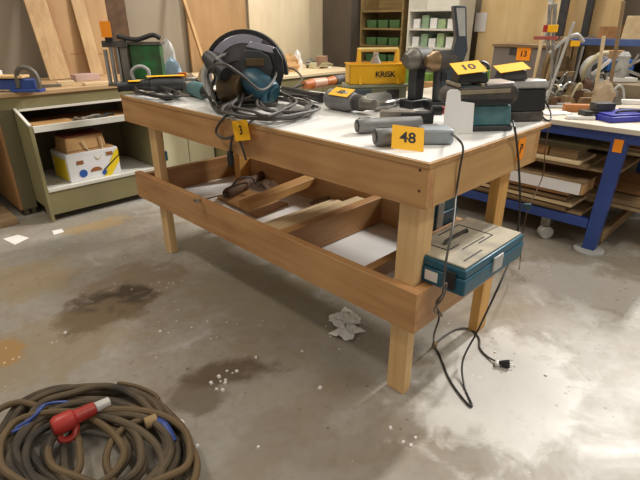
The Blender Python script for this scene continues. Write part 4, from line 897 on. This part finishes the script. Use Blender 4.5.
# white machine with blue band
q = R_(600, 86); u = unit(q)
t = thing('mitre_saw', 'silver grey machine with a blue panel and round hubs on the blue bench', 'machine', q + Vector((0, 0, 0)), -45)
t.location = R_(603, 96) ; u = unit(t.location)
MB().box(-22 * u, 22 * u, 2 * u, 22 * u, 0, 8 * u).build('base', dullsteel, t, .004)
MB().prism(arc(14 * u, 0, 360, 22)[:-1], (-9 * u, 4 * u, 24 * u), (1, 0, 0), (0, 0, 1), (0, 8 * u, 0)).build('blade_guard', pm('silver_white', (214, 214, 216), .3, .2, .3, 16), t, .004)
MB().cyl((-10 * u, 2 * u, 26 * u), (-10 * u, 4 * u, 26 * u), 5 * u, seg=18).build('hub', charcoal, t, .001)
MB().obox((9 * u, 3 * u, 29 * u), (13 * u, 0, 0), (0, 6 * u, 0), (0, 0, 5 * u)).build('blue_panel', brightblue, t, .006)
MB().obox((8 * u, 8 * u, 16 * u), (14 * u, 0, 0), (0, 7 * u, 0), (0, 0, 7 * u)).build('motor_housing', steel, t, .008)
MB().obox((6 * u, 12 * u, 37 * u), (10 * u, 0, 0), (0, 4 * u, 0), (0, 0, 5 * u)).build('wood_block', cardboard, t, .004)
MB().tube([(-20 * u, 2 * u, 10 * u), (-24 * u, 0, 24 * u), (-14 * u, 0, 38 * u), (-4 * u, 2 * u, 40 * u)], 2.2 * u).build('handle', cream, t)
MB().tube([(-2 * u, -2 * u, 4 * u), (8 * u, -4 * u, 12 * u), (16 * u, -2 * u, 6 * u)], 2 * u).build('lever', steel, t)
MB().rings([((-14 * u, -1 * u, 12 * u), 5 * u), ((2 * u, -3 * u, 11 * u), 6 * u), ((6 * u, -3 * u, 11 * u), 3 * u)], 16).build('motor_housing', ltgrey, t, .001)
MB().cyl((2 * u, 1 * u, 20 * u), (2 * u, -1 * u, 20 * u), 4 * u, seg=16).build('hub', ltgrey, t, .001)
MB().bar((-16 * u, 0, 20 * u), (-2 * u, -2 * u, 34 * u), 3 * u, 3 * u, (0, 1, 0)).build('arm', paper, t, .002)
# small stuff crowding the blue bench
junk = [(548, 102, 8, 6, 16, dullsteel, 'casting', 'dull metal casting left of the press on the blue bench'),
        (560, 104, 12, 6, 9, mw, 'wood_offcut', 'brown lump of wood before the press on the blue bench'),
        (571, 101, 9, 6, 17, mw, 'wood_offcut', 'taller brown lump of wood right of the press on the blue bench'),
        (582, 101, 8, 7, 22, pm('dark_walnut', (98, 66, 40), .6, 0, .4, 14), 'carved_bracket', 'dark brown carved bracket before the silver grey machine'),
        (600, 108, 11, 8, 26, pm('tan_foam', (182, 160, 130), .8, 0, .25, 12), 'tan_cushion', 'rounded tan lump standing behind the dark metal block'),
        (590, 102, 5, 4, 10, paper, 'rag', 'small white rag beside the orange brown block'),
        (613, 104, 6, 5, 13, dullsteel, 'casting', 'small dull casting right of the tan lump'),
        (541, 107, 6, 5, 12, steel, 'casting', 'small steel casting behind the looped cable')]
for i, (px, py, rx, ry, hh, m, n, lab) in enumerate(junk):
    q = R_(px, py); uu = unit(q); solo(MB().lump((q.x, q.y, RT + .001), rx * uu, ry * uu, hh * uu, 70 + i, .35, R(-45)), n, m, lab, n.replace('_', ' '))
rods = [((563, 99), (590, 96), 10, steel), ((596, 112), (604, 111), 2, cream), ((552, 105), (570, 107), 3, ltgrey), ((570, 98), (560, 95), 26, steel), ((584, 104), (604, 101), 4, charcoal)]
for i, (a_, b2, hh, m) in enumerate(rods):
    a, b_ = R_(*a_), R_(*b2); uu = unit(a); b_ = b_ + Z * hh * uu; a = a + Z * .006
    t = thing('metal_rod', ('steel rod leaning before the silver grey machine', 'short cream stick lying before the tan lump', 'light grey rod lying before the brown wood lump', 'steel rod leaning on the press', 'dark rod before the dark brown bracket')[i], 'rod', (a.x, a.y, RT + .001))
    MB().tube([a, a.lerp(b_, .5) + CU * .01, b_], .009, 8).build('rod', m, t, 0, True)
rj = random.Random(12)
for i in range(16):
    q = R_(rj.uniform(546, 618), rj.uniform(98, 105)); uu = unit(q); m = (ltgrey, steel, dullsteel, cream)[i % 4]
    w_, h_ = rj.uniform(5, 12) * uu, rj.uniform(10, 26) * uu; k = rj.uniform(-.6, .6)
    t = MB().tube([(-w_, 0, .008), (-w_ * .8, k * .03, h_ * .6), (-w_ * .2, k * .05, h_), (w_ * .6, k * .03, h_ * .85), (w_, -k * .02, h_ * .2)], .009, 8, 6).build('bent_clamp', m, None)
    t.location = q; t.rotation_euler = (0, 0, R(-45 + rj.uniform(-40, 40))); meta(t, 'bent metal clamp arm in the jumble on the blue bench', 'clamp', 'bent clamp arms heaped on the blue bench')
for i in range(10):
    q = R_(rj.uniform(545, 612), rj.uniform(100, 106)); uu = unit(q)
    a_, b2, c_ = rj.uniform(3, 8) * uu, rj.uniform(2, 4) * uu, rj.uniform(4, 14) * uu
    t = MB().frust(-a_, a_, -b2, b2, 0, c_, a_ * .25, b2 * .2).build('wood_offcut', (mw, dusty['X'], pm('dark_walnut', (98, 66, 40)))[i % 3], None, .002)
    t.location = q; t.rotation_euler = (0, 0, R(rj.uniform(-80, 0))); meta(t, 'small brown wooden offcut in the jumble on the blue bench', 'offcut', 'brown offcuts heaped on the blue bench')
# tan sheet metal cabinet behind right + silver drill stand
solo(MB().box(4.30, 4.75, .30, 1.15, 0, .92), 'metal_cabinet', pm('taupe_paint', (140, 124, 98), .6, 0, .12, 8), 'taupe low metal cabinet behind the right end of the blue bench', 'cabinet', None, .004)
q = Vector((4.5, .78, .922)); q = at(622, 82, .922); u = unit(q)
t = thing('drill_stand', 'silver grey machine with levers standing on the taupe cabinet', 'machine', q, -45)
MB().box(-12 * u, 14 * u, -2 * u, 10 * u, 0, 4 * u).build('base', paper, t, .004)
MB().rings([((-2 * u, 3 * u, 4 * u), 5 * u), ((-2 * u, 3 * u, 14 * u), 6 * u), ((-2 * u, 3 * u, 20 * u), 5 * u), ((-2 * u, 3 * u, 24 * u), 6 * u), ((-2 * u, 3 * u, 28 * u), 3 * u)], 16).build('motor_column', ltgrey, t, .002)
for a_, b2 in (((0, 0, 14), (14, -2, 22)), ((0, 0, 12), (16, -2, 6)), ((0, 0, 16), (-12, -2, 10)), ((4, 0, 14), (8, -3, 26))):
    MB().cyl(Vector(a_) * u, Vector(b2) * u, 1.3 * u, seg=8).build('lever', steel, t)
# blue rack behind
rk = thing('storage_rack', 'blue beamed storage rack along the right wall, stacked with timber', 'rack', (5.2, .8, 0))
for (x, y) in ((4.85, -.35), (4.85, 1.78), (5.5, -.35), (5.5, 1.78)): MB().box(x, x + .06, y, y + .06, 0, 2.3).build('upright', charcoal, rk, .003, True)
for z in (.35, 1.165): 
    for x in (4.84, 5.51): MB().box(x, x + .05, -.29, 1.78, z, z + .055).build('beam', pm('pale_blue_paint', (84, 108, 164), .4, 0, .25, 6), rk, .003, True)
    MB().box(4.89, 5.51, -.29, 1.78, z + .03, z + .05).build('shelf', dusty['Y'], rk, 0, True)
MB().box(4.836, 4.84, .66, .74, 1.17, 1.215).build('label_plate', paper, rk, 0, True)
for k in range(9):
    y = -.15 + .20 * k; hh = (.12, .2, .1, .16, .09, .22, .12, .18, .1)[k]
    t = MB().frust(-.2, .2, -.085, .085, 0, hh, .01, .01).build('timber_bundle', (dusty, pale, oak)[k % 3]['X'], None, .004); t.location = (5.15, y, 1.217); t.rotation_euler = (0, 0, R((-4, 3, 5)[k % 3]))
    c_ = ('dusty', 'pale', 'brown')[k % 3]; meta(t, '%s timber block on the upper level of the blue rack' % c_, 'timber', '%s timber blocks on the blue rack' % c_)
for k in range(4):
    t = MB().box(-.25, .25, -.2, .2, 0, .62).build('carton', pm('shade_carton', (70, 56, 40), .8), None, .004); t.location = (5.2, 0.0 + .46 * k, .402)  # shade below the rack beam is put into the dark carton colour
    meta(t, 'carton darkened for shade on the lower level of the blue rack', 'carton', 'dark cartons on the lower rack level')
# sash clamps leaning
for i, (x0, y0, x1, y1, m, tip, lab) in enumerate(((533, 84, 545, 24, pale['Z'], None, 'pale wooden lath leaning just right of the grey cabinet'), (546, 88, 549, 26, steel, red, 'steel sash clamp with red head behind the tall press'), (551, 86, 554, 26, steel, yellow, 'steel sash clamp with yellow head behind the tall press'), (560, 62, 574, 22, ltgrey, None, 'light grey tube leaning over the tall press'), (600, 62, 604, 36, pale['Z'], None, 'short pale lath standing behind the silver grey machine'), (612, 74, 620, 24, dusty['Z'], None, 'brown lath leaning between the machine and the drill stand'))):
    xp = (4.2, 4.02, 3.9, 3.7, 4.26, 4.25, 4.26)[i]
    a, b_ = atx(x0, y0, xp), atx(x1, y1, xp); d = (b_ - a).normalized()
    if i < 3 or i == 5: b_ = b_ + d * .15
    zb_ = 0 if xp >= 4.19 else RT + .001
    a = a + d * ((zb_ - a.z) / d.z)
    t = thing('clamp' if tip else 'lath', lab, 'clamp' if tip else 'lath', a)
    ww = .016 if i == 3 else .022; MB().bar(a, b_, ww, ww, (1, 0, 0)).build('bar', m, t, .002, True)
    if tip:
        q = atx(x1, y1 + 1, xp); MB().obox(q - Z * .01 + Vector((-.015, 0, 0)), (.02, 0, 0), (0, .03, 0), (0, 0, .025)).build('clamp_head', tip, t, .003, True)
        q = atx(x1 - 1, y1 + 12, xp); MB().obox(q + Vector((-.015, .03, 0)), (.012, 0, 0), (0, .07, 0), (0, 0, .012)).build('clamp_jaw', pm('faded_red', (176, 90, 84), .5), t, .003, True)
# dark panels behind clamps
for i, (y, w_, m, lab) in enumerate(((2.07, .03, steel, 'steel strip leaning on the grey cabinet, left one'), (1.98, .03, pale['Z'], 'pale lath leaning on the grey cabinet, right of the steel strip'))):
    t = MB().bar((5.05, y - .02, 0), (5.5, y + .10, 2.0), .05, .02, (1, 0, 0)).build('leaning_strip', m, None, .001); origin_to_base(t); meta(t, lab, 'strip')

# ================================================================== floor things
# cable coil, lower left
cc = thing('cable_coil', 'heap of thick dusty black cable coiled on the floor, lower left', 'cable', at(95, 430, 0))
m = MB()
def loop(m, cx, cy, rx, ry, z, r, seed, a0=0, a1=360, n=14, rot=0, jit=.05):
    rr = random.Random(seed); P = []
    for k in range(n):
        a = R(a0 + (a1 - a0) * k / (n if a1 - a0 >= 360 else n - 1)); q = 1 + rr.uniform(-jit, jit)
        dx, dy = rx * q * math.cos(a), ry * q * math.sin(a)
        P.append(at(cx + dx * math.cos(rot) - dy * math.sin(rot), cy + dx * math.sin(rot) + dy * math.cos(rot), z + r + rr.uniform(0, .012)))
    m.tube(P, r, 9, 6, closed=(a1 - a0 >= 360))
for i, (cx, cy, rx, ry, z) in enumerate(((92, 446, 88, 56, 0), (96, 448, 80, 50, .018), (84, 446, 92, 58, .01), (100, 450, 70, 44, .036), (88, 452, 78, 48, .045), (104, 455, 90, 56, .02), (80, 450, 62, 40, .05), (110, 452, 60, 38, .055), (92, 446, 84, 62, .025), (95, 462, 70, 46, .06), (70, 452, 58, 34, .02), (120, 456, 58, 38, .03), (94, 458, 50, 34, .03), (96, 452, 94, 62, .0), (92, 446, 76, 58, .05))):
    loop(m, cx, cy, rx, ry, z, .013, 30 + i, rot=R((-6, 4, -2, 8, -8, 3, 0, -5, 6, 2, 5, -3, 9, 0, -4)[i]))
m.build('black_cable', cabledusty, cc, 0, True)
m = MB()
for i, (cx, cy, rx, ry, z) in enumerate(((60, 452, 66, 40, .06), (120, 448, 70, 40, .062), (150, 462, 44, 46, .05), (30, 450, 50, 46, .04))): loop(m, cx, cy, rx, ry, z, .012, 60 + i, jit=.08)
m.build('brown_cable', pm('brown_cable', (108, 88, 60), .7, 0, .35, 6), cc, 0, True)
m = MB(); m.tube([at(118, 383, .02), at(135, 386, .02), at(152, 393, .015), at(158, 399, .012), at(148, 400, .012), at(132, 392, .02), at(120, 388, .02)], .008, 8); m.build('cable_end', pm('brown_cable', (108, 88, 60)), cc, 0, True)
m = MB(); m.tube([at(12, 432, .08), at(28, 424, .08), at(40, 408, .085), at(52, 403, .08), at(68, 402, .075)], .006, 8); m.tube([at(16, 428, .08), at(32, 418, .09), at(44, 406, .09)], .006, 8); m.build('cable_tie', blue, cc, 0, True)
m = MB(); m.tube([at(156, 420, .075), at(166, 426, .08), at(174, 442, .06)], .012, 8); m.build('cable_tie', blue, cc, 0, True)
m = MB().cyl(at(145, 424, .075), at(157, 419, .075), .021, seg=12); m.build('tape_wrap', pm('masking_tape', (168, 142, 100)), cc, .002, True)
a, b_ = at(52, 428, .11), at(97, 407, .105); d = b_ - a
pg = MB().rings([(a, .026), (a + d * .1, .034), (a + d * .45, .034), (a + d * .5, .026), (a + d * .95, .023)], 18).build('plug', red, cc, .002, True); pg['label'] = 'red industrial plug'
MB().rings([(a - d * .01, .024), (a + d * .02, .024)], 14).build('plug_face', pm('dark_red', (120, 30, 26), .6), pg, 0, True)
MB().cyl(b_ - d * .04, b_ + d * .30, .019, .017, 14).build('cable_gland', clear, pg, .002, True)
q = at(66, 436, .09); MB().tube([a + d * .1 - Z * .02, at(62, 440, .06), at(74, 436, .06), a + d * .5 - Z * .02], .012, 8).build('plug_flap', red, pg, 0, True)
# papers and tissue
def sheet(pxs, name, lab, cat, mat=paper):
    P = [at(x, y, 0) for x, y in pxs]; m = MB().prism([(p.x, p.y) for p in P], (0, 0, .0005), (1, 0, 0), (0, 1, 0), (0, 0, .0015)); return solo(m, name, mat, lab, cat)
sheet([(3, 239), (18, 235), (29, 238), (15, 245)], 'paper_scrap', 'white paper scrap on the floor, left edge', 'paper')
sheet([(52, 231), (62, 229), (64, 232), (54, 235)], 'paper_scrap', 'small white paper scrap before the olive cabinet foot', 'paper')
p = at(342, 322, 0); solo(MB().crumple((p.x + .02, p.y, .001), .075, .065, .03, 41), 'tissue', paper, 'crumpled white tissue on the floor under the bench, the rear piece', 'tissue')
p = at(347, 333, 0); solo(MB().crumple((p.x, p.y, .001), .06, .05, .05, 44), 'tissue', paper, 'smaller crumpled white tissue lying in front of the other', 'tissue')
# white crumbs
rr = random.Random(3)
chips = [(228, 371), (232, 375), (220, 378), (224, 383), (216, 388), (222, 392), (212, 385), (236, 370), (226, 379), (219, 383), (254, 358), (302, 352), (160, 330), (64, 331), (180, 420), (182, 424), (198, 448), (260, 446), (321, 387), (390, 430), (414, 436), (404, 444), (412, 446), (497, 351), (544, 376)]
for (x, y) in chips:
    q = at(x + rr.uniform(-2, 2), y + rr.uniform(-2, 2), 0); s_ = rr.uniform(.004, .009)
    t = MB().frust(-s_, s_, -s_ * .8, s_ * .8, 0, s_ * .8, s_ * .3, s_ * .2).build('plaster_crumb', paper, None, 0, smooth=False); t.location = (q.x, q.y, .0003); t.rotation_euler = (0, 0, rr.uniform(0, 3))
    meta(t, 'tiny white plaster crumb scattered on the concrete floor', 'crumb', 'white crumbs on the floor')
# left edge: low wood pallet under the bench cabinet
q = at(6, 222, .04); t = solo(MB().box(.25, .74, 3.86, 4.3, 0, .05), 'low_pallet', dusty['X'], 'low wooden platform on the floor at the left edge under the worktop', 'pallet', None, .003)
